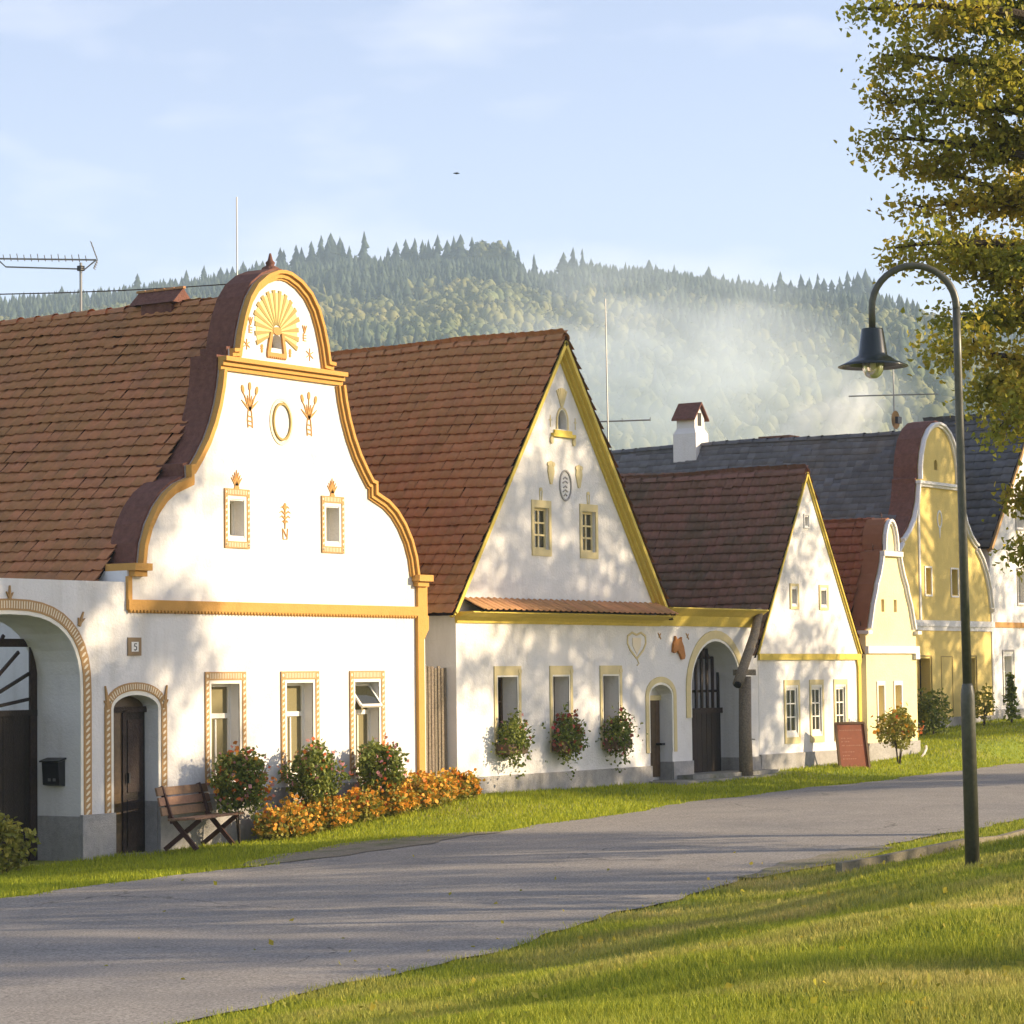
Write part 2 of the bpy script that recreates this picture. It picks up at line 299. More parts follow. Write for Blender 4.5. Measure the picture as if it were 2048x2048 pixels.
def seen(p, mar=0.02):
    d = Vector(p) - CAM; z = d.dot(_fw)
    return z > 0 and abs(d.dot(_r2) / z) < 0.1862 + mar and abs(d.dot(_u2) / z) < 0.1862 + mar

# ------------------------------------------------------------------ terrain
YF = 25.5
def itp(x, xs, ys): return float(np.interp(x, xs, ys))
ZR = ([-60, 10, 20, 25, 30, 36, 42, 50, 60, 90], [-0.5, -0.10, 0.0, 0.09, 0.2, 0.29, 0.36, 0.42, 0.45, 0.5])      # road level along the street
GF = ([-60, 22, 27, 29.2, 31, 33, 36, 42, 46, 51, 54, 56.7, 62, 75], [-0.5, -0.05, -0.02, 0.06, 0.10, 0.28, 0.52, 0.45, 0.52, 0.6, 0.75, 0.93, 1.2, 1.3])   # ground at the house fronts
YN = ([-60, 14, 18.5, 22, 25.3, 27.5, 29, 33, 36, 60, 120], [9.0, 12.9, 13.35, 14.05, 14.7, 15.05, 15.15, 15.6, 15.8, 18.5, 24])   # near edge of the road
YE = ([-60, 20, 23, 27, 31, 35, 38.5, 42, 46, 52, 58, 66, 90, 120], [20.5, 21.6, 21.5, 21.45, 21.7, 22.0, 22.6, 22.8, 22.9, 23.5, 24.2, 25.0, 28, 33])   # far edge
_nw = rng.uniform(0, 6.28, 12)
def wob(x, k=0): return 0.10 * math.sin(1.3 * x + _nw[k]) + 0.06 * math.sin(3.1 * x + _nw[k + 1]) + 0.04 * math.sin(6.7 * x + _nw[k + 2])
def yn(x): return itp(x, *YN) + 0.7 * wob(x, 0)
def ye(x): return itp(x, *YE) + 0.8 * wob(x, 4)
def sm(t): t = min(max(t, 0), 1); return t * t * (3 - 2 * t)
def bump2(x, y): return 0.018 * math.sin(0.9 * x + 0.6 * y) + 0.012 * math.sin(2.3 * x - 1.7 * y + 1) + 0.008 * math.sin(4.1 * y + 2.7 * x)
def G(x, y):
    zr = itp(x, *ZR); a, b = itp(x, *YN), itp(x, *YE)
    if y < a:
        t = a - y; return zr + 0.75 * sm(t / 6.0) + bump2(x, y) * sm(t / 1.5) * 1.6
    if y < b: return zr + 0.03 * math.sin(math.pi * (y - a) / (b - a))
    gf = itp(x, *GF); t = (y - b) / max(YF - 0.2 - b, 0.6)
    z = zr + (gf - zr) * sm(t) + bump2(x, y) * sm((y - b) / 1.5) * 0.6
    return z
def axis(lo, hi, near0, near1, step, grow=1.25):
    v = list(np.arange(near0, near1 + 1e-6, step)); s = step
    while v[-1] < hi: s *= grow; v.append(v[-1] + s)
    s = step
    while v[0] > lo: s *= grow; v.insert(0, v[0] - s)
    return np.array(v)
gx, gy = axis(-900, 2500, 5, 72, 0.35), axis(-1300, 1900, 3, 31, 0.3)
XX, YY = np.meshgrid(gx, gy); ZZ = np.array([[G(x, y) - 0.02 for x in gx] for y in gy])
nx, ny = len(gx), len(gy); idx = np.arange(nx * ny).reshape(ny, nx)
gf_ = np.stack([idx[:-1, :-1].ravel(), idx[:-1, 1:].ravel(), idx[1:, 1:].ravel(), idx[1:, :-1].ravel()], 1)
link('ground', arr_mesh('ground', np.stack([XX.ravel(), YY.ravel(), ZZ.ravel()], 1), gf_), M['soil'], kind='structure')
def ribbon(name, xs, lo, hi, dz, m, n=10):
    V = []; F = []
    for x in xs:
        a, b = lo(x), hi(x)
        for k in range(n + 1):
            y = a + (b - a) * k / n; V.append((x, y, G(x, y) + dz))
    for i in range(len(xs) - 1):
        for k in range(n): F.append((i * (n + 1) + k, (i + 1) * (n + 1) + k, (i + 1) * (n + 1) + k + 1, i * (n + 1) + k + 1))
    me = arr_mesh(name, V, F); me.polygons.foreach_set('use_smooth', [True] * len(me.polygons)); return link(name, me, m, kind='structure')
xs = list(np.arange(-20, 75, 0.25)) + list(np.arange(75, 121, 3))
ribbon('road', xs, yn, ye, 0.006, M['asphalt'], 24)
ribbon('gravel_verge', list(np.arange(26.0, 31.6, 0.2)), lambda x: itp(x, *YE) - 0.25 + wob(x, 2), lambda x: itp(x, *YE) + 0.15 + 0.75 * math.sin(math.pi * (x - 26) / 5.6) ** 0.7 + 1.2 * wob(x, 6), 0.014, M['gravel'], 8)
ribbon('gravel_verge', list(np.arange(26.6, 31, 0.2)), lambda x: itp(x, *YN) - 0.15 - 0.5 * math.sin(math.pi * (x - 26.6) / 4.4) * 0.5, lambda x: itp(x, *YN) + 0.2 + wob(x, 3), 0.016, M['gravel'], 6)

# ------------------------------------------------------------------ roof tiles
def tile_mesh(name, w, e, thick, roll, m):
    L = e * 1.30; us = [-w * 0.51, -w * 0.36, -w * 0.16, -w * 0.02, w * 0.22, w * 0.51]; hs = [0.25 * roll, roll, roll, 0.25 * roll, 0.0, 0.25 * roll]; t_ = 0.013
    V, F = [], []
    for v, lift in ((0, thick), (L, 0.0)):
        for u, h in zip(us, hs): V.append((u, v, h + lift))
    for u, h in zip(us, hs): V.append((u, 0.0, h + thick - t_))
    for u, h in zip(us, hs): V.append((u, e * 0.75, h + thick * 0.3 - t_))
    n = len(us)
    for i in range(n - 1): F += [(i, i + 1, n + i + 1), (i, n + i + 1, n + i), (2 * n + i, 2 * n + i + 1, i + 1), (2 * n + i, i + 1, i), (2 * n + i + 1, 2 * n + i, 3 * n + i), (2 * n + i + 1, 3 * n + i, 3 * n + i + 1)]
    me = arr_mesh(name, V, F); me.materials.append(m); return me, np.array(V), np.array(F)
def roof(house, xr, zr_, xl, xg, ze, y0, y1, m, w=0.22, e=0.205, thick=0.05, roll=0.018, zmin=-9, ridge_m=None, ridge_step=0.38, indiv=300):
    """two slopes from the ridge (xr, zr_) to the eaves (xl | xg, ze), running back from y0 to y1"""
    o = org(house); mb = MB(); d = 0.03
    mb.add([(xl, y0, ze - d), (xr, y0, zr_ - d), (xg, y0, ze - d), (xl, y1, ze - d), (xr, y1, zr_ - d), (xg, y1, ze - d)], [(0, 1, 4, 3), (1, 2, 5, 4)])
    rf = mb.build('roof', M['felt'], house)
    me, tv, tf = tile_mesh('tile', w, e, thick, roll, m); cand = []; other = []
    for side in (-1, 1):
        xe = xl if side < 0 else xg; v = Vector((xr - xe, 0, zr_ - ze)); Ls = v.length; v.normalize(); u = Vector((0, -1, 0)) if side < 0 else Vector((0, 1, 0)); nrm = u.cross(v)
        rows = int(Ls / e); cols = int((y1 - y0) / w)
        for r_ in range(rows + 1):
            if r_ * e > Ls - 0.06: break
            for c in range(cols):
                y = y0 + (c + 0.5) * w + (0.012 if r_ % 2 else -0.012)
                if y > y1: continue
                p = Vector((xe, y, ze)) + v * (r_ * e - 0.02) + nrm * (0.008 + random.uniform(-0.006, 0.006)) + Vector((0, random.uniform(-1, 1) * 0.006, random.uniform(-1, 1) * 0.004 + 0.022 * math.sin(0.8 * y + xe) + 0.010 * math.sin(2.3 * y + 0.7 * r_))) - v * (random.uniform(0.03, 0.07) if random.random() < 0.003 else 0)
                a = random.gauss(0, 0.016); uu = (u * math.cos(a) + v * math.sin(a)); vv = (v * math.cos(a) - u * math.sin(a)); pt = random.gauss(0, 0.012); nn = nrm
                vv = (vv + nn * pt).normalized(); nn = uu.cross(vv)
                mt = Matrix(((uu.x, vv.x, nn.x, p.x), (uu.y, vv.y, nn.y, p.y), (uu.z, vv.z, nn.z, p.z), (0, 0, 0, 1)))
                if side < 0 and p.z > zmin and seen(p, -0.002): cand.append(((p - CAM).length, mt))
                else: other.append(mt)
    cand.sort(key=lambda t: t[0])
    for _, mt in cand[:indiv]:
        mt = mt.copy(); mt.translation -= o; t = link('tile', me, m, rf); t.matrix_local = mt
    other += [mt for _, mt in cand[indiv:]]
    if other:
        A = np.array([[list(r)[:4] for r in mt][:3] for mt in other]); A[:, :, 3] -= np.array(o); v_, f_ = merge(tv, tf, A)
        link('tile_field', arr_mesh('tile_field', v_, f_), m, rf, kind='stuff')
    n = int((y1 - y0) / ridge_step); rm = None
    for k in range(n):
        y = y0 + k * ridge_step
        if rm is None:
            q = MB(); N = 7; pts = []
            for yy, s_ in ((0, 1.12), (ridge_step * 0.18, 1.0), (ridge_step * 1.08, 0.86)):
                for i in range(N): a = math.pi * i / (N - 1); pts.append((0.115 * s_ * math.cos(a), yy, 0.10 * s_ * math.sin(a) - 0.045))
            q.add(pts, [(j * N + i, j * N + i + 1, (j + 1) * N + i + 1, (j + 1) * N + i) for j in range(2) for i in range(N - 1)])
            ob = q.build('ridge_tile', ridge_m or m, None); ob.parent = rf; rm = ob.data; ob.location = Vector((xr, y, zr_)) - o
        else:
            ob = link('ridge_tile', rm, ridge_m or m, rf); ob.location = Vector((xr, y, zr_ + random.uniform(-0.008, 0.008) + 0.022 * math.sin(0.8 * y + xl))) - o
    return rf
def body(house, x0, x1, y0, y1, z0, zt, m, xr=None, zr_=None):
    """side and back walls behind a facade"""
    mb = MB(); mb.add([(x0, y0, z0), (x0, y1, z0), (x1, y1, z0), (x1, y0, z0), (x0, y0, zt), (x0, y1, zt), (x1, y1, zt), (x1, y0, zt)], [(0, 1, 5, 4), (1, 2, 6, 5), (2, 3, 7, 6)])
    if xr is not None: mb.add([(x0, y1, zt), (x1, y1, zt), (xr, y1, zr_)], [(0, 1, 2)])
    return mb.build('side_wall', m, house)
def mirror(half, c): return [(c - x, z) for x, z in half[::-1]] , [(c + x, z) for x, z in half]
def inset(path, d):                                     # offset an (x, z) polyline to its right-hand side
    out = []; n = len(path)
    for i in range(n):
        p, q, r_ = Vector(path[max(i - 1, 0)]), Vector(path[i]), Vector(path[min(i + 1, n - 1)])
        a, b = (q - p), (r_ - q); a = a.normalized() if a.length > 1e-6 else b.normalized(); b = b.normalized() if b.length > 1e-6 else a
        na, nb = Vector((a.y, -a.x)), Vector((b.y, -b.x)); m_ = (na + nb); m_ = m_.normalized() if m_.length > 1e-6 else na
        k = d / max(m_.dot(na), 0.55); out.append((q.x + m_.x * k, q.y + m_.y * k))
    return out
def moulding(path, prof, name, m, house, y):            # prof: list of (inset from, inset to, proud)
    mb = MB()
    for a, b, pr in prof: mb.strip(inset(path, a), inset(path, b), y - pr, y + 0.02)
    return fix_normals(mb.build(name, m, house))
def surround(win, x0, x1, z0, z1, t, y, m=None, top=None, bottom=None, dashes=True, border=0.05, ground_open=False):
    """painted relief frame round an opening, with tick and leaf dashes"""
    m = m or M['sand']; top = t if top is None else top; bottom = t if bottom is None else bottom; mb = MB(); p = 0.022
    mb.box(x0, x0 + t, y - p, y + 0.01, z0, z1); mb.box(x1 - t, x1, y - p, y + 0.01, z0, z1); mb.box(x0 + t, x1 - t, y - p, y + 0.01, z1 - top, z1)
    if bottom: mb.box(x0 + t, x1 - t, y - p, y + 0.01, z0, z0 + bottom)
    mb.build('surround', m, win)
    if border:
        w = MB(); b = border; q = 0.012; X0, X1, Z0, Z1 = x0 + t, x1 - t, z0 + bottom, z1 - top
        w.box(X0, X0 + b, y - q, y + 0.01, Z0, Z1); w.box(X1 - b, X1, y - q, y + 0.01, Z0, Z1); w.box(X0 + b, X1 - b, y - q, y + 0.01, Z1 - b, Z1)
        if bottom: w.box(X0 + b, X1 - b, y - q, y + 0.01, Z0, Z0 + b)
        w.build('border', M['whitewarm'], win)
    if dashes:
        d = MB(); f, g = y - p - 0.004, y - p + 0.004
        z = z0 + 0.06
        while z < z1 - top - 0.02:
            for xx in (x0 + t / 2, x1 - t / 2): d.ell((xx, z), t * 0.40, 0.017, f, g, 7, 0.75)
            z += 0.082
        for zc, hh in ((z1 - top / 2, top),) + (((z0 + bottom / 2, bottom),) if bottom else ()):
            n = int((x1 - x0 - 2 * t) / 0.036)
            for k in range(n): xx = x0 + t + (k + 0.5) * 0.036; d.box(xx - 0.006, xx + 0.006, f, g, zc - hh * 0.32, zc + hh * 0.32)
            for xx in (x0 + t / 2, x1 - t / 2): d.ell((xx, zc), t * 0.26, t * 0.3, f, g, 8)
        d.build('dash_pattern', M['cream'], win, kind='stuff')
def sash(house, x0, x1, z0, z1, y, rows=3, cols=2, transom=None, fm=None, pm=None, name='window', fr=0.045, bar=0.024, lab=None):
    """casement window: outer frame, glazing bars, one pane mesh for each light"""
    fm = fm or M['whitewarm']; pm = pm or M['glass']; mb = MB()
    mb.box(x0, x0 + fr, y, y + 0.06, z0, z1); mb.box(x1 - fr, x1, y, y + 0.06, z0, z1); mb.box(x0 + fr, x1 - fr, y, y + 0.06, z0, z0 + fr); mb.box(x0 + fr, x1 - fr, y, y + 0.06, z1 - fr, z1)
    w = mb.build(name, fm, house)
    if lab: w['label'] = lab
    xs_ = [x0 + fr + (x1 - x0 - 2 * fr) * k / cols for k in range(cols + 1)]; zs_ = [z0 + fr + (z1 - z0 - 2 * fr) * k / rows for k in range(rows + 1)]
    if transom: zs_ = [z0 + fr, transom, z1 - fr]
    for k in range(1, cols): 
        top = zs_[-1] if not transom else transom - 0.05
        MB().box(xs_[k] - bar / 2, xs_[k] + bar / 2, y + 0.004, y + 0.05, zs_[0], top).build('mullion', fm, w)
    for k in range(1, len(zs_) - 1):
        hh = bar if not transom else 0.07
        MB().box(x0 + fr, x1 - fr, y + 0.001, y + 0.052, zs_[k] - hh / 2, zs_[k] + hh / 2).build('glazing_bar', fm, w)
    for i in range(cols):
        for j in range(len(zs_) - 1):
            if transom and j == 1 and i > 0: continue
            xa, xb = (xs_[i], xs_[i + 1]) if not (transom and j == 1) else (xs_[0], xs_[-1])
            MB().box(xa, xb, y + 0.025, y + 0.032, zs_[j], zs_[j + 1]).build('pane', pm, w)
    return w

# ------------------------------------------------------------------ ornaments in shallow relief
def orn(house, mb, m=None, name='ornament'): return mb.build(name, m or M['ochrelight'], house)
def fan_plant(c, h, w, y, n=7):
    mb = MB(); x, z = c; f, g = y - 0.012, y + 0.006
    for k in range(n):
        t = -1 + 2 * k / (n - 1); a = t * 0.85; L = h * (1 - 0.35 * abs(t)); pts = [(x + w * 0.08 * t, z)]
        for s_ in (0.4, 0.75, 1.0): pts.append((x + math.sin(a) * w * 0.55 * s_ ** 1.2 * 1.1, z + L * s_ * math.cos(a * 0.55)))
        mb.stroke(pts, [0.028, 0.024, 0.018, 0.008], f, g)
    mb.ell((x, z + 0.01), w * 0.22, h * 0.13, f - 0.002, g, 10); return mb
def vase_plant(c, h, y, bulbs=True):
    """three stemmed buds and blades standing in a slim foot"""
    mb = MB(); x, z = c; f, g = y - 0.012, y + 0.006; b = z + h * 0.40
    for dx, top in ((-0.16, 0.92), (0.0, 1.0), (0.16, 0.92)):
        mb.stroke([(x, b), (x + dx * 0.5, b + (top - 0.4) * h * 0.5), (x + dx, z + h * (top - 0.12))], 0.014, f, g)
        if bulbs: mb.ell((x + dx, z + h * (top - 0.05)), 0.030, 0.062, f - 0.002, g, 10, 0.25 * (1 if dx < 0 else -1 if dx > 0 else 0))
    for dx, top in ((-0.19, 0.62), (-0.12, 0.72), (0.12, 0.72), (0.19, 0.63), (-0.05, 0.74), (0.05, 0.74)):
        mb.stroke([(x, b), (x + dx * 0.55, b + (top - 0.4) * h * 0.55), (x + dx, z + h * top)], [0.034, 0.026, 0.006], f, g)
    mb.stroke([(x - 0.035, b), (x - 0.055, z + 0.2 * h), (x - 0.04, z)], 0.016, f, g); mb.stroke([(x + 0.035, b), (x + 0.055, z + 0.2 * h), (x + 0.06, z)], 0.016, f, g)
    for t in (0.06, 0.16, 0.27): mb.stroke([(x - 0.05, z + t * h), (x + 0.05, z + t * h - 0.012)], 0.015, f, g)
    return mb
def star(c, r, y, n=3):
    mb = MB()
    for k in range(n):
        a = math.pi * k / n + 0.5; mb.stroke([(c[0] - r * math.cos(a), c[1] - r * math.sin(a)), (c[0] + r * math.cos(a), c[1] + r * math.sin(a))], [0.012, 0.012], y - 0.01 - 0.001 * k, y + 0.005)
    return mb

# ------------------------------------------------------------------ more facade helpers
def extrude_x(prof, x0, x1):
    mb = MB(); n = len(prof); mb.add([(x0, y, z) for y, z in prof] + [(x1, y, z) for y, z in prof], [(i, (i + 1) % n, n + (i + 1) % n, n + i) for i in range(n)] + [tuple(range(n)), tuple(range(2 * n - 1, n - 1, -1))]); return mb
def arch_frame(win, pts, t, y, m, border=0.05, dashes=True, zcut=None, step=0.085, finials=True):
    path = pts[1:] + [pts[0]]
    if zcut is not None: path = [(path[0][0], zcut)] + path[1:-1] + [(path[-1][0], zcut)]
    mb = MB(); mb.strip(inset(path, border), inset(path, border + t), y - 0.022, y + 0.01); fix_normals(mb.build('surround', m, win))
    if border: fix_normals(MB().strip(inset(path, 0.002), inset(path, border), y - 0.012, y + 0.01).build('border', M['whitewarm'], win))
    if dashes:
        mid = inset(path, border + t / 2); d = MB(); acc = 0.0; nxt = 0.05
        for i in range(len(mid) - 1):
            a, b = Vector(mid[i]), Vector(mid[i + 1]); L = (b - a).length
            if L < 1e-6: continue
            tv = (b - a) / L; nv = Vector((tv.y, -tv.x))
            while nxt < acc + L:
                c = a + tv * (nxt - acc); steep = abs(tv.y) > 0.9
                if steep: d.ell((c.x, c.y), t * 0.36, 0.018, y - 0.026, y - 0.018, 7, 0.7)
                else: d.stroke([tuple(c - nv * t * 0.33), tuple(c + nv * t * 0.33)], 0.018, y - 0.026, y - 0.018)
                nxt += step if steep else step * 0.55
            acc += L
        d.build('dash_pattern', M['cream'], win, kind='stuff')
def planks(house_part, x0, x1, z0, z1, y, n, m, t=0.035, gap=0.008, name='plank', clip=None):
    for k in range(n):
        a = x0 + (x1 - x0) * k / n; b = x0 + (x1 - x0) * (k + 1) / n - gap; zt = z1 if clip is None else min(z1, clip((a + b) / 2)); j = random.uniform(-0.004, 0.004)
        MB().box(a, b, y + j, y + t + j, z0, zt).build(name, m, house_part)

# ================================================================== cottage with the ochre scrolled gable
CX = 31.8
A_ = thing('gabled_cottage', 'white cottage with tall scrolled gable trimmed in ochre, brown tiled roof, nearest on the left', 'house', (CX, YF, 0))
half = [(3.25, 4.0), (3.2, 4.28), (3.09, 4.55), (2.92, 4.8), (2.72, 5.0), (2.5, 5.14), (2.2, 5.25), (2.2, 5.42), (2.1, 5.44), (1.98, 5.58), (1.8, 5.82), (1.66, 6.07), (1.55, 6.34), (1.47, 6.62), (1.43, 6.85), (1.42, 7.03), (1.2, 7.03), (1.2, 7.17), (1.08, 7.18), (1.03, 7.42), (0.94, 7.70), (0.82, 7.96), (0.64, 8.18), (0.4, 8.34), (0.15, 8.43), (0, 8.445)]
CT = 31.74                                              # the top sits a hand's breadth off the wall's centre line
def gx_(x, z, s): c = CX + (CT - CX) * min(max((z - 4) / 3, 0), 1); return (c + s * x, z)
Lp = [gx_(x, z, -1) for x, z in half]; Rp = [gx_(x, z, 1) for x, z in half]
outer = [(20.0, -0.6), (35.3, -0.6), (35.3, 3.9), (35.07, 3.95)] + Rp + Lp[:-1][::-1] + [(28.52, 3.95), (28.33, 3.9), (28.33, 3.74), (20.0, 3.74)]
gate = superarch(24.72, 27.39, -0.6, 2.2, 3.27, 2.7); doorA = arch(28.04, 28.95, -0.6, 2.0, 2.19)
lw = [(29.95, 30.85), (31.66, 32.56), (33.32, 34.2)]; gw = [(30.40, 30.96), (32.66, 33.21)]
LO = [rect(a + 0.135, b - 0.135, 0.95, 2.33) for a, b in lw]; GO = [rect(a + 0.115, b - 0.115, 4.46, 4.97) for a, b in gw]
nicheA = arch(31.50, 31.76, 7.27, 7.33, 7.48, 10)
wall('front_wall', outer, [(gate, 0.85), (doorA, 0.30)] + [(h, 0.2) for h in LO] + [(h, 0.22) for h in GO] + [(nicheA, 0.2)], YF, 0.42, M['white'], A_)
body(A_, 28.33, 35.3, YF + 0.42, 40, -0.6, 3.9, M['white'], CX, 8.05)
roof(A_, CX, 8.12, 28.05, 35.45, 3.62, YF + 0.40, 40.2, M['tileA'], w=0.20, e=0.20, zmin=3.8)
MB().add([(20, YF + 0.9, -0.6), (28.33, YF + 0.9, -0.6), (28.33, YF + 0.9, 3.74), (20, YF + 0.9, 3.74), (20, YF, 3.735), (28.33, YF, 3.735), (28.33, YF + 0.9, 3.735), (20, YF + 0.9, 3.735)], [(4, 5, 6, 7)]).build('wall_top', M['white'], A_)
prof = [(0, 0.052, 0.105), (0.052, 0.115, 0.062), (0.115, 0.145, 0.03)]
i7 = 15
for P_, nm in ((Lp, 'left'), (Rp, 'right')):
    low = P_[:i7]; up_ = P_[17:]
    pl = low if nm == 'left' else low[::-1]
    moulding(pl, prof, 'gable_moulding', M['ochre'], A_, YF)
moulding(Lp[17:] + Rp[17:-1][::-1], prof, 'gable_moulding', M['ochre'], A_, YF)
cp = [(28.40, 3.95)] + Lp + Rp[:-1][::-1] + [(35.2, 3.95)]
fix_normals(MB().strip(inset(cp, -0.035), inset(cp, 0.02), YF + 0.025, YF + 0.52).build('parapet_coping', M['coping'], A_))
co = MB()
for z0, z1, pr in ((6.97, 7.035, 0.15), (6.905, 6.97, 0.09), (6.84, 6.905, 0.045)): co.box(30.30, 33.17, YF - pr, YF + 0.01, z0, z1)
co.build('upper_cornice', M['ochre'], A_)
for xa, xb in ((28.33, 28.68), (34.96, 35.33)): MB().box(xa, xb, YF - 0.16, YF + 0.40, 3.90, 4.0).box(xa + 0.04, xb - 0.04, YF - 0.10, YF + 0.38, 3.82, 3.90).build('shoulder_cap', M['ochre'], A_)
bd = MB(); bd.box(28.31, 35.30, YF - 0.06, YF + 0.01, 3.36, 3.50); x = 28.33
while x < 35.25: bd.poly([(x, 3.362), (x + 0.062, 3.362), (x + 0.031, 3.315)], YF - 0.055, YF + 0.005); x += 0.072
bd.build('string_course', M['ochre'], A_)
MB().box(28.31, 28.39, YF - 0.045, YF + 0.01, 3.50, 3.82).build('corner_strip', M['ochre'], A_)
pi_ = MB(); pi_.poly([(35.04, 0.82), (35.2, 0.82), (35.2, 2.98), (35.33, 3.15), (35.33, 3.36), (35.04, 3.36)], YF - 0.06, YF + 0.01); pi_.build('corner_pilaster', M['ochre'], A_)
MB().box(35.06, 35.31, YF - 0.05, YF + 0.01, 3.50, 3.86).build('corner_pilaster', M['ochre'], A_)
MB().box(27.39, 28.04, YF - 0.05, YF + 0.01, -0.6, 0.60).build('plinth', M['plinth'], A_); pb = MB(); pb.poly([(28.95, -0.6), (35.34, -0.6), (35.34, 0.82), (31, 0.80), (29.3, 0.74), (28.95, 0.73)], YF - 0.05, YF + 0.01)
pb.build('plinth', M['plinth'], A_); MB().box(27.378, 27.388, YF + 0.004, YF + 0.84, -0.6, 0.58).build('plinth', M['plinth'], A_); MB().box(28.937, 28.948, YF + 0.004, YF + 0.29, -0.6, 0.72).build('plinth', M['plinth'], A_)
# finial knob on the gable
MB().lathe((CT, YF + 0.2, 8.44), [(0.14, 0), (0.13, 0.06), (0.06, 0.10), (0.075, 0.14), (0.04, 0.18), (0.015, 0.28), (0.0, 0.29)], 12).build('finial', M['coping'], A_, True)
# windows
for k, (a, b) in enumerate(lw):
    x0, x1 = a + 0.135, b - 0.135
    w = sash(A_, x0, x1, 0.95, 2.33, YF + 0.17, cols=2, transom=1.87, pm=M['olivepane'], lab='tall window with its top light tilted open' if k == 2 else None)
    surround(w, a, b, 0.90, 2.50, 0.085, YF, top=0.12, bottom=0.0, border=0.05)
    MB().box(x0, x1, YF - 0.03, YF + 0.17, 0.90, 0.945).build('sill', M['white'], w)
    if k == 2:                                          # top light swung out at the bottom
        h = Vector(((x0 + x1) / 2, YF + 0.16, 2.28)); dv = Vector((0, -0.62, -0.78)).normalized() * 0.40; n_ = dv.cross(Vector((1, 0, 0))).normalized()
        e0, e1 = Vector((x0 + 0.05, h.y, h.z)), Vector((x1 - 0.05, h.y, h.z)); f = MB(); f.beam(e0, e0 + dv, 0.035, 0.035, n_); f.beam(e1, e1 + dv, 0.035, 0.035, n_); f.beam(e0 + dv, e1 + dv, 0.04, 0.04, n_); f.beam(e0, e1, 0.035, 0.035, n_); f.build('open_sash', M['whitewarm'], w)
        MB().beam((h.x, h.y, h.z), (h.x, h.y + dv.y, h.z + dv.z), x1 - x0 - 0.12, 0.006, n_).build('tilted_pane', M['glass'], w)
for k, (a, b) in enumerate(gw):
    x0, x1 = a + 0.115, b - 0.115; w = sash(A_, x0, x1, 4.46, 4.97, YF + 0.19, rows=1, cols=1, pm=M['olivepane'], fr=0.03)
    surround(w, a, b, 4.28, 5.14, 0.062, YF, top=0.10, bottom=0.10, border=0.05); orn(A_, fan_plant(((a + b) / 2, 5.145), 0.27, 0.26, YF))
orn(A_, vase_plant((30.99, 6.05), 0.64, YF)); orn(A_, vase_plant((32.38, 6.02), 0.64, YF))
mb = MB(); c = (31.79, 4.62)                             # small tree in a pot between the gable windows
for z, L in ((0.06, 0.07), (0.13, 0.12), (0.20, 0.13), (0.27, 0.10)):
    for s_ in (-1, 1): mb.stroke([(c[0], c[1] + z), (c[0] + s_ * L * 0.6, c[1] + z + 0.045), (c[0] + s_ * L, c[1] + z + 0.02)], [0.022, 0.018, 0.006], YF - 0.012, YF + 0.005)
mb.stroke([(c[0], c[1] - 0.02), (c[0], c[1] + 0.36)], [0.016, 0.03], YF - 0.013, YF + 0.005); mb.ell((c[0], c[1] + 0.31), 0.03, 0.06, YF - 0.014, YF)
mb.stroke([(c[0] - 0.06, c[1] - 0.01), (c[0] - 0.045, c[1] - 0.17), (c[0] + 0.045, c[1] - 0.17), (c[0] + 0.06, c[1] - 0.01)], 0.016, YF - 0.012, YF + 0.005); mb.stroke([(c[0] - 0.04, c[1] - 0.03), (c[0] + 0.03, c[1] - 0.13)], 0.014, YF - 0.013, YF); orn(A_, mb)
mb = MB(); N = 26
ring = lambda a, b: [(31.725 + a * math.cos(2 * math.pi * k / N), 6.19 + b * math.sin(2 * math.pi * k / N)) for k in range(N + 1)]
md = fix_normals(MB().strip(ring(0.215, 0.285), ring(0.185, 0.25), YF - 0.03, YF + 0.01).build('oval_medallion', M['raydark'], A_))
MB().ell((31.725, 6.19), 0.186, 0.251, YF - 0.006, YF + 0.005, 26).build('oval_field', M['white'], md)
fix_normals(MB().strip(ring(0.275, 0.35), ring(0.235, 0.305), YF - 0.014, YF + 0.01).build('oval_rim', M['cream'], md))
# sunburst above the niche
sb = thing_part = MB().ell((31.63, 7.53), 0.10, 0.06, YF - 0.02, YF + 0.005, 14).build('sunburst', M['ochrelight'], A_)
K = 16
for k in range(K):
    a = R(-22 + 224 * k / (K - 1)); ln = 0.62 if 2 < k < 13 else 0.56
    d = Vector((math.cos(a) * 0.92, math.sin(a))); q = Vector((-d.y, d.x)).normalized(); p0 = Vector((31.63, 7.52)) + d * 0.10; p1 = Vector((31.63, 7.52)) + d * ln
    MB().poly([tuple(p0 - q * 0.008), tuple(p1 - q * 0.036), tuple(p1 + q * 0.036), tuple(p0 + q * 0.008)], YF - 0.016, YF + 0.004).build('ray', M['raydark'], sb)
    if k < K - 1:
        a2 = a + R(224 / (K - 1) / 2); d = Vector((math.cos(a2) * 0.92, math.sin(a2))); q = Vector((-d.y, d.x)).normalized(); p0 = Vector((31.63, 7.52)) + d * 0.11; p1 = Vector((31.63, 7.52)) + d * (ln - 0.04)
        MB().poly([tuple(p0 - q * 0.008), tuple(p1 - q * 0.038), tuple(p1 + q * 0.038), tuple(p0 + q * 0.008)], YF - 0.010, YF + 0.004).build('ray', M['ray'], sb)
nf = MB().poly(rect(31.39, 31.835, 7.14, 7.20), YF - 0.03, YF + 0.005).poly([(31.39, 7.20), (31.46, 7.20), (31.52, 7.5), (31.46, 7.5)], YF - 0.03, YF + 0.005).poly([(31.835, 7.20), (31.77, 7.20), (31.72, 7.5), (31.78, 7.5)], YF - 0.03, YF + 0.005)
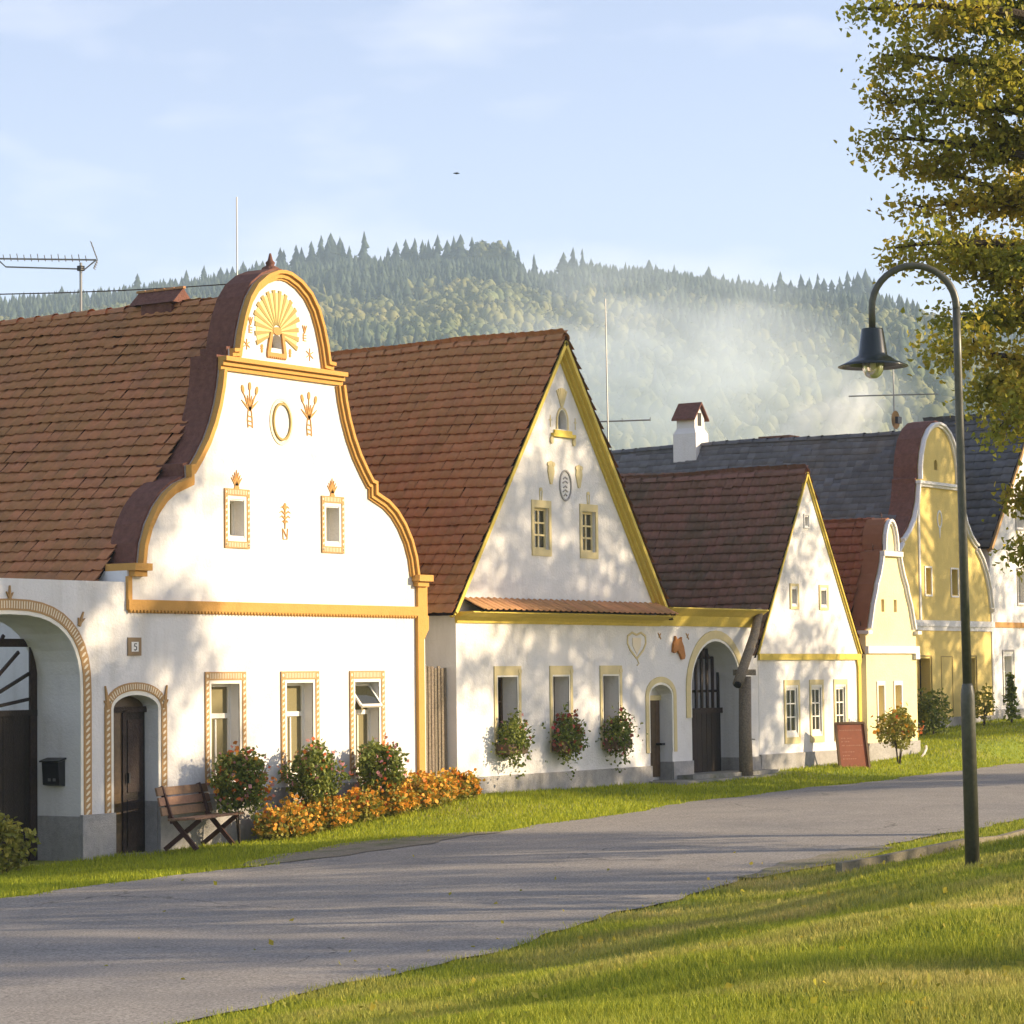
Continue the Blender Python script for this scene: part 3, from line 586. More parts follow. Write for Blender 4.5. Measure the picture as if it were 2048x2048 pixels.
for k in range(9): nf.poly([(31.395 + k * 0.05, 7.142), (31.435 + k * 0.05, 7.142), (31.415 + k * 0.05, 7.11)], YF - 0.028, YF + 0.003)
nf.build('niche_frame', M['ochrelight'], A_); MB().box(31.49, 31.77, YF + 0.17, YF + 0.19, 7.2, 7.5).build('niche_back', M['blind'], A_)
for c, r_ in (((30.93, 7.27), 0.08), ((32.41, 7.25), 0.095)): orn(A_, star(c, r_, YF))
for c in ((31.28, 7.24), (31.94, 7.23)):
    orn(A_, MB().ell((c[0], c[1] + 0.035), 0.028, 0.03, YF - 0.012, YF + 0.004, 8).ell((c[0], c[1] - 0.035), 0.022, 0.03, YF - 0.012, YF + 0.004, 8).ell((c[0], c[1]), 0.035, 0.012, YF - 0.010, YF + 0.004, 8))
for c in ((31.02, 7.58), (32.29, 7.58)):
    m_ = MB()
    for dx in (-0.05, 0, 0.05): m_.stroke([(c[0], c[1] - 0.02), (c[0] + dx, c[1] + 0.10)], 0.013, YF - 0.012 - abs(dx) * 0.02, YF + 0.004)
    for z in (-0.05, -0.09, -0.13): m_.stroke([(c[0] - 0.04, c[1] + z), (c[0] + 0.04, c[1] + z)], 0.011, YF - 0.012, YF + 0.004)
    m_.stroke([(c[0] - 0.03, c[1] - 0.02), (c[0] - 0.03, c[1] - 0.13)], 0.011, YF - 0.013, YF + 0.004); orn(A_, m_)
# door
dl = MB().box(28.04, 28.95, YF + 0.26, YF + 0.29, -0.3, 2.2).build('door', M['woodbrown'], A_)
MB().box(28.05, 28.46, YF + 0.225, YF + 0.258, -0.1, 1.95).build('door_leaf', M['woodbrown'], dl); MB().box(28.52, 28.93, YF + 0.225, YF + 0.258, -0.1, 1.95).build('door_leaf', M['wooddark'], dl)
for xa, xb in ((28.10, 28.41), (28.57, 28.88)):
    for za, zb in ((0.1, 0.75), (0.85, 1.85)): MB().box(xa, xb, YF + 0.212, YF + 0.226, za, zb).build('panel', M['woodbrown'] if xa < 28.4 else M['wooddark'], dl)
MB().box(28.46, 28.52, YF + 0.20, YF + 0.255, -0.1, 1.97).box(28.04, 28.95, YF + 0.20, YF + 0.25, 1.95, 2.03).build('door_bar', M['wooddark'], dl)
MB().box(28.53, 28.56, YF + 0.15, YF + 0.20, 0.98, 1.12).build('handle', M['iron'], dl); arch_frame(dl, doorA, 0.115, YF, M['sand'], border=0.06, zcut=0.6)
MB().box(28.05, 28.94, YF - 0.35, YF + 0.2, -0.3, 0.02).build('threshold', M['stone'], A_)
for s_, x in ((-1, 27.93), (1, 29.07)):
    orn(A_, MB().stroke([(x, 2.0), (x + s_ * 0.02, 2.12), (x + s_ * 0.06, 2.32)], [0.07, 0.05, 0.008], YF - 0.03, YF).stroke([(x, 2.02), (x + s_ * 0.08, 2.12)], [0.03, 0.008], YF - 0.028, YF).stroke([(x, 2.05), (x - s_ * 0.06, 2.15)], [0.03, 0.008], YF - 0.026, YF), M['sand'])
# carriage gate with a fan grille
gp = MB().box(24.8, 27.32, YF + 0.80, YF + 0.84, 2.86, 2.97).build('carriage_gate', M['wooddark'], A_)
planks(gp, 24.75, 27.36, -0.35, 1.95, YF + 0.80, 13, M['wooddark'])
for x in (24.74, 27.24, 26.0): MB().box(x, x + 0.13, YF + 0.765, YF + 0.798, -0.35, 2.86 if x != 26.0 else 1.98).build('gate_stile', M['wooddark'], gp)
MB().box(24.75, 27.37, YF + 0.76, YF + 0.80, 1.93, 2.01).build('gate_rail', M['wooddark'], gp)
for k in range(11):
    a = R(9 + 162 * k / 10); L = 1.22 if k in (0, 10) else 1.32; d = Vector((math.cos(a), 0, math.sin(a) * 0.93))
    MB().beam(Vector((26.05, YF + 0.79, 1.98)) + d * 0.12, Vector((26.05, YF + 0.79, 1.98)) + d * L, 0.045, 0.03, (0, 1, 0)).build('gate_spoke', M['wooddark'], gp)
arch_frame(gp, gate, 0.15, YF, M['sand'], border=0.055, zcut=0.58)
for (x, z, dx) in ((26.05, 3.475, 0), (27.36, 3.15, 0.6), (24.74, 3.15, -0.6)):
    orn(A_, MB().stroke([(x, z - 0.02), (x + dx * 0.14, z + 0.17)], [0.05, 0.008], YF - 0.03, YF).stroke([(x, z), (x + 0.06 + dx * 0.08, z + 0.08)], [0.03, 0.006], YF - 0.028, YF).stroke([(x, z), (x - 0.06 + dx * 0.08, z + 0.09)], [0.03, 0.006], YF - 0.026, YF), M['sand'])
yard = MB().box(20, 28.3, 31.0, 31.2, -0.6, 2.9).build('yard_wall', M['white']); yard['label'] = 'pale courtyard wall seen through the fan grille of the carriage gate'; yard['category'] = 'wall'
# chimney with a little tiled roof, on the ridge
ch = MB().box(31.62, 31.98, 27.55, 28.15, 7.7, 8.20).build('chimney', M['coping'], A_)
MB().add([(31.56, 27.45, 8.14), (31.8, 27.45, 8.37), (32.04, 27.45, 8.14), (31.56, 28.35, 8.14), (31.8, 28.35, 8.37), (32.04, 28.35, 8.14)], [(0, 1, 4, 3), (1, 2, 5, 4), (0, 2, 1), (3, 4, 5)]).build('cap_roof', M['coping'], ch)
for k in range(5): MB().box(31.77, 31.83, 27.43 + k * 0.195, 27.60 + k * 0.195, 8.36, 8.395).build('cap_ridge_tile', M['tileB'], ch)
# number plate and letterbox
pl = MB().box(28.33, 28.60, YF - 0.02, YF - 0.001, 2.73, 2.98).build('number_plate', M['platebrown']); pl['label'] = 'square house number plate reading 5 above the arched door'; pl['category'] = 'sign'
MB().box(28.395, 28.535, YF - 0.026, YF - 0.0201, 2.785, 2.92).build('plate_field', M['platewhite'], pl)
nm = MB().stroke([(28.495, 2.893), (28.452, 2.893), (28.445, 2.858), (28.47, 2.862), (28.492, 2.845), (28.492, 2.822), (28.47, 2.806), (28.442, 2.812)], 0.014, YF - 0.030, YF - 0.0255).build('numeral', M['black'], pl)
mbx = thing('letterbox', 'small black letterbox hung inside the arch of the carriage gate', 'letterbox', (27.33, YF + 0.42, 1.0))
q = MB(); yb, ye_ = YF + 0.27, YF + 0.57; q.add([(27.385, yb, 0.98), (27.385, ye_, 0.98), (27.27, ye_, 1.0), (27.27, yb, 1.0), (27.385, yb, 1.33), (27.385, ye_, 1.33), (27.25, ye_, 1.30), (27.25, yb, 1.30)], [(0, 1, 2, 3), (4, 7, 6, 5), (0, 3, 7, 4), (1, 5, 6, 2), (3, 2, 6, 7)]); q.build('box', M['iron'], mbx)
MB().beam((27.385, (yb + ye_) / 2, 1.355), (27.225, (yb + ye_) / 2, 1.315), 0.35, 0.02, (0, 0, 1)).build('lid', M['iron'], mbx)
for y in (yb + 0.06, yb + 0.15): MB().box(27.262, 27.268, y, y + 0.05, 1.05, 1.09).build('mark', M['galv'], mbx)

# ================================================================== cottage with the plain steep gable and yellow verge
B_ = thing('steep_gabled_cottage', 'white cottage with plain steep triangular gable, yellow verge boards and arched gateway', 'house', (39.5, YF, 0.4))
outer = [(36.15, -0.2), (46.12, -0.2), (46.12, 3.42), (42.55, 3.42), (39.3, 8.0), (36.16, 3.45), (36.15, 3.42)]
bw = [(37.21, 37.99), (38.87, 39.57), (40.46, 41.17)]; bg_ = [(38.38, 38.97), (39.88, 40.45)]
BO = [rect(a + 0.1, b - 0.1, 1.2, 2.38) for a, b in bw]; BG = [rect(a + 0.075, b - 0.075, 4.52, 5.22) for a, b in bg_]
doorB = arch(42.12, 42.89, -0.2, 2.0, 2.21); gateB = arch(43.60, 45.42, -0.2, 2.12, 3.0, 18); nicheB = arch(39.23, 39.5, 6.6, 6.72, 6.93, 10)
wall('front_wall', outer, [(h, 0.34) for h in BO] + [(h, 0.1) for h in BG] + [(doorB, 0.32), (gateB, 0.5), (nicheB, 0.15)], YF, 0.42, M['white'], B_)
body(B_, 36.15, 42.9, YF + 0.42, 39.5, -0.2, 3.42, M['white'], 39.3, 8.05)
roof(B_, 39.27, 8.18, 35.84, 42.72, 3.40, YF - 0.17, 39.7, M['tileB'], w=0.20, e=0.20, zmin=3.3)
vp = [(35.9, 3.44), (39.27, 8.11), (42.62, 3.46)]
for seg in (vp[:2], vp[1:]): moulding(seg, [(0.0, 0.07, 0.18), (0.07, 0.115, 0.11), (0.115, 0.165, 0.04)], 'verge_board', M['yellow'], B_, YF)
sk = MB().add([(36.35, YF, 3.64), (42.46, YF, 3.64), (42.46, YF - 0.40, 3.45), (36.35, YF - 0.40, 3.45)], [(0, 1, 2, 3)]).build('skirt_roof', M['felt'], B_)
tm, _, _ = tile_mesh('skirt_tile', 0.17, 0.36, 0.02, 0.026, M['tileB']); v = Vector((0, 0.40, 0.20)).normalized(); u = Vector((1, 0, 0)); n_ = u.cross(v)
for k in range(36):
    p = Vector((36.40 + k * 0.17, YF - 0.44, 3.455 + random.uniform(-0.004, 0.004))) - org(B_); t = link('tile', tm, M['tileB'], sk); t.matrix_local = Matrix(((u.x, v.x, n_.x, p.x), (u.y, v.y, n_.y, p.y), (u.z, v.z, n_.z, p.z), (0, 0, 0, 1)))
cov = lambda d, z0, z1: [(YF + 0.01, z0), (YF - 0.03, z0), (YF - 0.05, z0 + 0.05), (YF - 0.10, z0 + (z1 - z0) * 0.55), (YF - d * 0.75, z0 + (z1 - z0) * 0.8), (YF - d, z1 - 0.02), (YF - d, z1), (YF + 0.01, z1)]
fix_normals(extrude_x(cov(0.36, 3.26, 3.44), 36.14, 42.50).build('cove_cornice', M['yellow'], B_)); fix_normals(extrude_x(cov(0.30, 3.27, 3.60), 42.502, 46.05).build('cove_cornice', M['yellow'], B_))
for bb in ((36.12, 42.12, YF - 0.045, YF + 0.01, -0.2, 0.77), (42.89, 43.6, YF - 0.03, YF + 0.01, -0.2, 0.82), (45.42, 46.13, YF - 0.03, YF + 0.01, -0.2, 0.82), (42.876, 42.887, YF + 0.004, YF + 0.31, -0.2, 0.82), (45.406, 45.417, YF + 0.004, YF + 0.5, -0.2, 0.82)): MB().box(*bb).build('plinth', M['plinth'], B_)
for a, b in bw:
    w = sash(B_, a + 0.1, b - 0.1, 1.2, 2.38, YF + 0.29, rows=3, cols=2, pm=M['glass'], fm=M['woodbrown'])
    surround(w, a, b, 1.12, 2.56, 0.07, YF, m=M['yellowcream'], top=0.15, bottom=0.0, border=0.03, dashes=False)
    MB().ell((b - 0.04, 2.47), 0.05, 0.05, YF - 0.03, YF).build('corner_knob', M['yellowcream'], w); MB().box(a + 0.05, b - 0.05, YF - 0.05, YF + 0.28, 1.13, 1.19).build('sill', M['white'], w)
for a, b in bg_:
    w = sash(B_, a + 0.075, b - 0.075, 4.52, 5.22, YF + 0.05, rows=3, cols=2, fm=M['yellowcream'], fr=0.04, bar=0.03)
    surround(w, a, b, 4.41, 5.35, 0.07, YF, m=M['yellowcream'], top=0.125, bottom=0.11, border=0.0, dashes=False)
    for dx in (-0.025, 0.025): MB().stroke([((a + b) / 2 + dx, 5.35), ((a + b) / 2 + dx * 1.6, 5.52)], 0.018, YF - 0.012, YF + 0.004).build('ornament', M['yellowcream'], w)
    MB().ell(((a + b) / 2, 5.54), 0.045, 0.03, YF - 0.012, YF + 0.004).build('ornament', M['yellowcream'], w)
nb = MB().box(39.02, 39.72, YF - 0.06, YF + 0.01, 6.46, 6.52).box(39.1, 39.64, YF - 0.035, YF + 0.01, 6.52, 6.58).build('niche_sill', M['yellow'], B_)
for x in (39.02, 39.72): MB().ell((x, 6.40), 0.045, 0.07, YF - 0.03, YF + 0.005).build('scroll', M['yellowcream'], nb)
arch_frame(nb, nicheB, 0.03, YF, M['yellowcream'], border=0.02, dashes=False); MB().box(39.22, 39.51, YF + 0.12, YF + 0.14, 6.58, 6.95).build('niche_back', M['plinth'], nb)
for k in range(6):
    a = R(60 + 60 * k / 5); MB().stroke([(39.365 + 0.05 * math.cos(a), 6.98), (39.365 + 0.30 * math.cos(a), 6.98 + 0.33 * math.sin(a))], [0.012, 0.045], YF - 0.012 - 0.001 * k, YF + 0.004).build('ray', M['yellowcream'], nb)
for x, z in ((38.99, 5.64), (39.87, 5.62)):
    orn(B_, MB().poly([(x - 0.03, z), (x + 0.03, z), (x + 0.10, z + 0.22), (x + 0.09, z + 0.28), (x + 0.05, z + 0.38), (x, z + 0.40), (x - 0.05, z + 0.38), (x - 0.09, z + 0.28), (x - 0.10, z + 0.22)], YF - 0.02, YF + 0.005).ell((x - 0.07, z + 0.34), 0.04, 0.04, YF - 0.024, YF).ell((x + 0.07, z + 0.34), 0.04, 0.04, YF - 0.024, YF), M['yellowcream'])
ring = lambda a, b: [(39.44 + a * math.cos(2 * math.pi * k / 24), 5.64 + b * math.sin(2 * math.pi * k / 24)) for k in range(25)]
md = fix_normals(MB().strip(ring(0.19, 0.27), ring(0.165, 0.24), YF - 0.02, YF + 0.005).build('oval_medallion', M['plinth'], B_))
for z, wd in ((5.77, 0.09), (5.70, 0.11), (5.62, 0.08), (5.55, 0.11), (5.48, 0.07)): MB().stroke([(39.44 - wd * 0.7, z - 0.02), (39.44, z + 0.015), (39.44 + wd * 0.7, z - 0.015)], 0.02, YF - 0.014, YF + 0.004).build('emblem_stroke', M['plinth'], md)
for x in (39.0, 39.78):
    orn(B_, MB().stroke([(x, 6.62), (x, 6.82)], 0.014, YF - 0.01, YF + 0.004).stroke([(x - 0.04, 6.74), (x + 0.04, 6.74)], 0.014, YF - 0.011, YF + 0.004), M['yellowcream'])
# goblet emblem, little crosses, painted horse head
x, z = 41.7, 2.95
em = MB().stroke([(x - 0.30, z + 0.13), (x - 0.31, z), (x - 0.22, z - 0.12), (x, z - 0.27)], 0.035, YF - 0.014, YF + 0.004).stroke([(x + 0.30, z + 0.13), (x + 0.31, z), (x + 0.22, z - 0.12), (x, z - 0.27)], 0.035, YF - 0.014, YF + 0.004).stroke([(x - 0.30, z + 0.13), (x - 0.15, z + 0.19), (x, z + 0.15), (x + 0.15, z + 0.19), (x + 0.30, z + 0.13)], 0.035, YF - 0.015, YF + 0.004).build('goblet_emblem', M['yellowcream'], B_)
MB().poly([(x - 0.15, z + 0.10), (x + 0.15, z + 0.10), (x + 0.14, z - 0.04), (x, z - 0.2), (x - 0.14, z - 0.04)], YF - 0.012, YF + 0.003).build('goblet_bowl', M['cream'], em); MB().stroke([(x, z - 0.27), (x + 0.07, z - 0.36), (x, z - 0.39)], 0.018, YF - 0.012, YF + 0.004).build('goblet_tail', M['yellowcream'], em)
for x in (42.49, 43.48): orn(B_, MB().stroke([(x - 0.05, 3.14), (x + 0.05, 3.03)], 0.02, YF - 0.012, YF + 0.004).stroke([(x + 0.04, 3.13), (x - 0.02, 3.06)], 0.018, YF - 0.013, YF + 0.004), M['sand'])
hp = [(42.90, 2.80), (42.93, 2.95), (42.99, 3.02), (43.0, 3.09), (43.05, 3.03), (43.15, 3.03), (43.22, 3.07), (43.21, 3.0), (43.28, 2.9), (43.33, 2.73), (43.30, 2.67), (43.22, 2.66), (43.15, 2.76), (43.06, 2.83), (42.98, 2.78)]
hs = MB().poly(hp, YF - 0.05, YF - 0.002).build('horse_head_sign', M['horse']); hs['label'] = 'brown cut-out horse head board on the wall left of the arched gateway'; hs['category'] = 'sign'
# small door and arched gate
db = MB().box(42.12, 42.89, YF + 0.28, YF + 0.31, 0.3, 2.2).build('door', M['white'], B_); planks(db, 42.14, 42.87, 0.55, 1.93, YF + 0.245, 5, M['woodbrown'])
MB().box(42.12, 42.89, YF + 0.22, YF + 0.28, 1.93, 2.02).build('lintel_board', M['yellowcream'], db); MB().box(42.72, 42.75, YF + 0.12, YF + 0.24, 1.12, 1.16).box(42.72, 42.84, YF + 0.12, YF + 0.14, 1.12, 1.16).build('handle', M['iron'], db); arch_frame(db, doorB, 0.10, YF, M['yellowcream'], border=0.045, dashes=False, zcut=1.0)
gb = MB().box(43.6, 45.42, YF + 0.46, YF + 0.48, 2.05, 2.10).build('arched_gate', M['wooddark'], B_)
hz = lambda x: 2.12 + 0.88 * math.sqrt(max(0, 1 - ((x - 44.51) / 0.91) ** 2)) - 0.02
planks(gb, 43.62, 45.40, 0.5, 1.72, YF + 0.42, 10, M['wooddark'])
for k in range(9): x = 43.68 + k * 0.205; MB().box(x, x + 0.07, YF + 0.43, YF + 0.46, 1.72, hz(x + 0.035)).build('gate_bar', M['wooddark'], gb)
MB().box(43.6, 45.42, YF + 0.385, YF + 0.419, 1.66, 1.76).build('gate_rail', M['wooddark'], gb); arch_frame(gb, gateB, 0.15, YF, M['yellowcream'], border=0.05, dashes=False, zcut=1.6)
yb_ = MB().box(43.0, 46.0, 29.5, 29.7, 0, 3.2).build('yard_wall', M['white']); yb_['label'] = 'dim courtyard wall behind the bars of the arched gate'; yb_['category'] = 'wall'
st = thing('entrance_step', 'low two-tier stone step before the small door and arched gateway', 'step', (44.4, 25.0, 0.4))
MB().box(41.98, 46.7, YF - 0.62, YF + 0.3, 0.1, 0.50).build('slab', M['stone'], st); MB().box(43.0, 46.2, YF - 0.36, YF + 0.3, 0.50, 0.575).build('slab', M['stone'], st)
# little lean-to roof tucked against the right slope
lt = MB().add([(42.3, 26.6, 4.9), (42.3, 28.2, 4.9), (44.0, 28.2, 3.75), (44.0, 26.6, 3.75), (42.3, 26.6, 4.84), (44.0, 26.6, 3.69)], [(0, 1, 2, 3), (0, 3, 5, 4)]).build('lean_to_roof', M['tileC'], B_)
# log spout and its post
ps = thing('log_water_spout', 'weathered hollow log spout slanting down onto a thick wooden post', 'spout', (44.9, 25.1, 0.5))
MB().tube([(44.92, 25.12, 0.45), (44.9, 25.12, 1.3), (44.93, 25.12, 2.34)], [0.135, 0.122, 0.118], 12).build('post', M['woodgrey'], ps, True)
MB().tube([(44.30, 24.92, 2.20), (44.75, 25.02, 2.58), (45.5, 25.22, 3.12), (46.0, 25.38, 3.58)], [0.10, 0.095, 0.088, 0.08], 10).build('spout_log', M['woodgrey'], ps, True)
MB().tube([(44.27, 24.913, 2.175), (44.31, 24.922, 2.21)], 0.068, 10).build('spout_mouth', M['black'], ps)
MB().box(44.62, 45.12, 24.99, 25.2, 2.36, 2.47).build('bracket', M['woodgrey'], ps); MB().tube([(45.02, 25.1, 1.18), (45.4, 25.2, 1.16)], 0.012, 6).build('peg', M['iron'], ps)
# picket fence closing the gap between the two cottages
pf = thing('picket_fence', 'narrow weathered picket panel closing the gap between two white cottages', 'fence', (35.75, 25.68, 0.6))
for k in range(9): x = 35.34 + k * 0.088; MB().box(x, x + 0.062, 25.66 + random.uniform(-0.006, 0.006), 25.685, 0.35, 2.56 + random.uniform(-0.03, 0.02)).build('picket', M['woodgrey'], pf)
for z in (0.9, 2.2): MB().box(35.33, 36.13, 25.69, 25.73, z, z + 0.07).build('rail', M['woodgrey'], pf)

# ================================================================== small white cottage with thin yellow edges
C_ = thing('small_gabled_cottage', 'small white cottage with steep gable thinly edged in yellow, mossy tiled roof', 'house', (48.2, YF, 0.5))
outer = [(46.13, -0.2), (50.36, -0.2), (50.36, 2.85), (48.2, 6.33), (46.13, 2.85)]
cw = [(47.13, 47.76), (48.18, 48.76), (49.21, 49.79)]; cg = [(47.44, 47.80), (48.66, 49.05)]
wall('front_wall', outer, [(rect(a + 0.09, b - 0.09, 1.24, 2.10), 0.06) for a, b in cw] + [(rect(a + 0.08, b - 0.08, 3.75, 4.03), 0.12) for a, b in cg] + [(rect(48.12, 48.26, 5.3, 5.47), 0.1)], YF, 0.4, M['white'], C_)
body(C_, 46.13, 50.36, YF + 0.4, 36, -0.2, 2.85, M['white'], 48.2, 6.3)
roof(C_, 48.2, 6.38, 45.98, 50.46, 2.72, YF - 0.04, 36.2, M['tileC'], w=0.20, e=0.20, zmin=3.4)
for seg in ([(46.06, 2.78), (48.2, 6.36)], [(48.2, 6.36), (50.40, 2.78)]): moulding(seg, [(0.0, 0.035, 0.06), (0.035, 0.07, 0.03)], 'verge_board', M['yellow'], C_, YF)
MB().box(46.12, 50.38, YF - 0.05, YF + 0.01, 2.65, 2.77).build('string_course', M['yellow'], C_)
MB().poly([(50.25, 0.9), (50.37, 0.9), (50.37, 2.55), (50.42, 2.65), (50.2, 2.65), (50.25, 2.5)], YF - 0.04, YF + 0.01).build('corner_strip', M['yellow'], C_)
MB().box(46.13, 50.38, YF - 0.04, YF + 0.01, -0.2, 0.85).build('plinth', M['plinth'], C_)
for a, b in cw:
    w = sash(C_, a + 0.09, b - 0.09, 1.24, 2.10, YF + 0.02, rows=3, cols=2, fr=0.04); surround(w, a, b, 1.03, 2.26, 0.055, YF, m=M['yellowcream'], top=0.10, bottom=0.12, border=0.035, dashes=False)
for a, b in cg:
    w = sash(C_, a + 0.08, b - 0.08, 3.75, 4.03, YF + 0.08, rows=1, cols=1, fr=0.025); surround(w, a, b, 3.64, 4.14, 0.05, YF, m=M['yellowcream'], border=0.03, dashes=False)
w = sash(C_, 48.12, 48.26, 5.3, 5.47, YF + 0.06, rows=1, cols=1, fr=0.02); surround(w, 48.07, 48.31, 5.24, 5.53, 0.03, YF, m=M['white'], border=0.0, dashes=False)

# ================================================================== narrow pale yellow house
DX = 51.86
D_ = thing('narrow_gabled_house', 'narrow pale yellow house with slim scrolled white-capped gable', 'house', (DX, YF, 0.6))
hd = [(1.16, 3.24), (1.07, 3.30), (1.0, 3.5), (0.9, 3.8), (0.76, 4.07), (0.72, 4.2), (0.58, 4.42), (0.47, 4.68), (0.42, 4.86), (0.31, 4.92), (0.31, 5.05), (0.28, 5.25), (0.20, 5.44), (0.1, 5.55), (0, 5.58)]
Lp, Rp = [(DX - x, z) for x, z in hd], [(DX + x, z) for x, z in hd]
outer = [(50.68, -0.2), (53.02, -0.2), (53.02, 3.24)] + Rp + Lp[:-1][::-1] + [(50.68, 3.24)]
dw = [(51.12, 51.49), (51.9, 52.3)]; dg = [(51.42, 51.56), (52.0, 52.14)]
wall('front_wall', outer, [(rect(a + 0.05, b - 0.05, 1.1, 2.12), 0.25) for a, b in dw] + [(rect(a, b, 3.64, 3.9), 0.15) for a, b in dg], YF, 0.4, M['yellowpale'], D_)
body(D_, 50.70, 53.0, YF + 0.4, 34, -0.2, 3.2, M['yellowwall'], DX, 5.4)
roof(D_, DX, 5.48, 50.45, 53.25, 2.95, YF + 0.38, 34.2, M['tileD'], w=0.2, e=0.2, zmin=2.9)
moulding(Lp[1:9] , [(0, 0.05, 0.08), (0.05, 0.09, 0.04)], 'gable_moulding', M['white'], D_, YF); moulding(Rp[1:9][::-1], [(0, 0.05, 0.08), (0.05, 0.09, 0.04)], 'gable_moulding', M['white'], D_, YF)
moulding(Lp[9:] + Rp[9:-1][::-1], [(0, 0.05, 0.08), (0.05, 0.09, 0.04)], 'gable_moulding', M['white'], D_, YF)
cpD = Lp + Rp[:-1][::-1]; fix_normals(MB().strip(inset(cpD, -0.025), inset(cpD, 0.015), YF + 0.02, YF + 0.46).build('parapet_coping', M['tileD'], D_))
MB().box(51.42, 52.30, YF - 0.10, YF + 0.01, 4.80, 4.90).build('upper_cornice', M['white'], D_)
MB().box(50.66, 53.05, YF - 0.07, YF + 0.01, 2.78, 2.93).box(52.86, 53.05, YF - 0.075, YF + 0.01, 2.66, 2.78).build('string_course', M['white'], D_)
for xa in (50.62, 52.92): MB().box(xa, xa + 0.18, YF - 0.10, YF + 0.3, 3.18, 3.25).build('shoulder_cap', M['white'], D_)
MB().box(50.66, 53.05, YF - 0.04, YF + 0.01, -0.2, 0.95).build('plinth', M['plinth'], D_)
for a, b in dw:
    w = sash(D_, a + 0.05, b - 0.05, 1.1, 2.12, YF + 0.2, rows=2, cols=1, pm=M['blind'], fr=0.03); surround(w, a, b, 1.05, 2.21, 0.045, YF, m=M['white'], border=0.0, dashes=False, bottom=0.0, top=0.09)
for a, b in dg: MB().box(a, b, YF + 0.1, YF + 0.12, 3.64, 3.9).build('attic_window', M['blind'], D_)
for s_, (x, z) in zip((-1, -1, 0), ((50.8, 3.3), (51.42, 4.92), (DX - 0.02, 5.58))):
    MB().stroke([(x, z), (x - 0.05, z + 0.14)], 0.012, YF + 0.15, YF + 0.165).stroke([(x, z), (x + 0.06, z + 0.11)], 0.01, YF + 0.17, YF + 0.18).build('coping_weed', M['benchleg'], D_)

# ================================================================== tall mustard yellow house with slate roof
EX, YE_ = 59.6, 28.0
E_ = thing('tall_yellow_house', 'tall mustard yellow house with white-edged scrolled gable and long grey slate roof', 'house', (EX, YE_, 1.0))
he = [(2.92, 3.86), (2.88, 3.95), (2.78, 4.4), (2.6, 4.8), (2.35, 5.15), (2.08, 5.38), (2.08, 5.47), (1.95, 5.52), (1.7, 5.7), (1.45, 5.98), (1.27, 6.35), (1.17, 6.8), (1.17, 6.88), (1.08, 6.9), (1.07, 7.2), (1.0, 7.5), (0.84, 7.85), (0.6, 8.1), (0.3, 8.26), (0, 8.31)]
Lp, Rp = [(EX - x, z) for x, z in he], [(EX + x, z) for x, z in he]
outer = [(56.7, 0.2), (62.5, 0.2), (62.5, 3.86)] + Rp + Lp[:-1][::-1] + [(56.7, 3.86)]
ew = [(58.36, 58.95), (60.87, 61.46)]; eg = [(58.74, 59.13), (60.16, 60.6)]
wall('front_wall', outer, [(rect(a, b, 1.4, 2.71), 0.3) for a, b in ew] + [(rect(a + 0.05, b - 0.05, 4.22, 4.82), 0.2) for a, b in eg] + [(arch(59.4, 59.58, 7.16, 7.3, 7.41, 8), 0.15)], YE_, 0.4, M['yellowwall'], E_)
body(E_, 56.7, 62.5, YE_ + 0.4, 46, 0.2, 3.86, M['yellowwall'], EX, 8.0)
roof(E_, EX, 8.13, 56.45, 62.75, 3.62, YE_ + 0.38, 46.2, M['slate'], w=0.22, e=0.19, thick=0.012, roll=0.004, zmin=4.5)
pe = [(0, 0.055, 0.10), (0.055, 0.11, 0.05)]
for a, b in ((1, 6), (6, 12)):
    moulding(Lp[a:b], pe, 'gable_moulding', M['white'], E_, YE_); moulding(Rp[a:b][::-1], pe, 'gable_moulding', M['white'], E_, YE_)
moulding(Lp[13:] + Rp[13:-1][::-1], pe, 'gable_moulding', M['white'], E_, YE_)
cpE = Lp + Rp[:-1][::-1]; fix_normals(MB().strip(inset(cpE, -0.04), inset(cpE, 0.015), YE_ + 0.02, YE_ + 0.62).build('parapet_coping', M['coping'], E_))
MB().box(58.4, 60.8, YE_ - 0.12, YE_ + 0.01, 6.79, 6.86).box(58.44, 60.76, YE_ - 0.07, YE_ + 0.01, 6.73, 6.79).build('upper_cornice', M['white'], E_)
MB().box(56.68, 62.54, YE_ - 0.06, YE_ + 0.01, 3.46, 3.60).box(56.68, 62.54, YE_ - 0.03, YE_ + 0.01, 3.36, 3.46).build('string_course', M['white'], E_)
for x in (58.47, 60.72): MB().box(x - 0.04, x + 0.04, YE_ - 0.03, YE_ + 0.005, 3.6, 6.73).build('lesene', M['white'], E_)
for x in (56.72, 62.42): MB().box(x, x + 0.09, YE_ - 0.03, YE_ + 0.005, 1.3, 3.36).box(x, x + 0.09, YE_ - 0.032, YE_ + 0.004, 3.6, 3.86).build('lesene', M['white'], E_)
for x in (56.6, 62.4): MB().box(x, x + 0.2, YE_ - 0.12, YE_ + 0.3, 3.84, 3.92).build('shoulder_cap', M['white'], E_)
MB().box(56.67, 62.55, YE_ - 0.05, YE_ + 0.01, 0.2, 1.32).build('plinth', M['plinth'], E_)
for a, b in ew:
    w = sash(E_, a, b, 1.4, 2.71, YE_ + 0.24, rows=3, cols=2, fm=M['wooddark'], fr=0.05); surround(w, a - 0.07, b + 0.07, 1.34, 2.78, 0.03, YE_, m=M['raydark'], border=0.0, dashes=False)
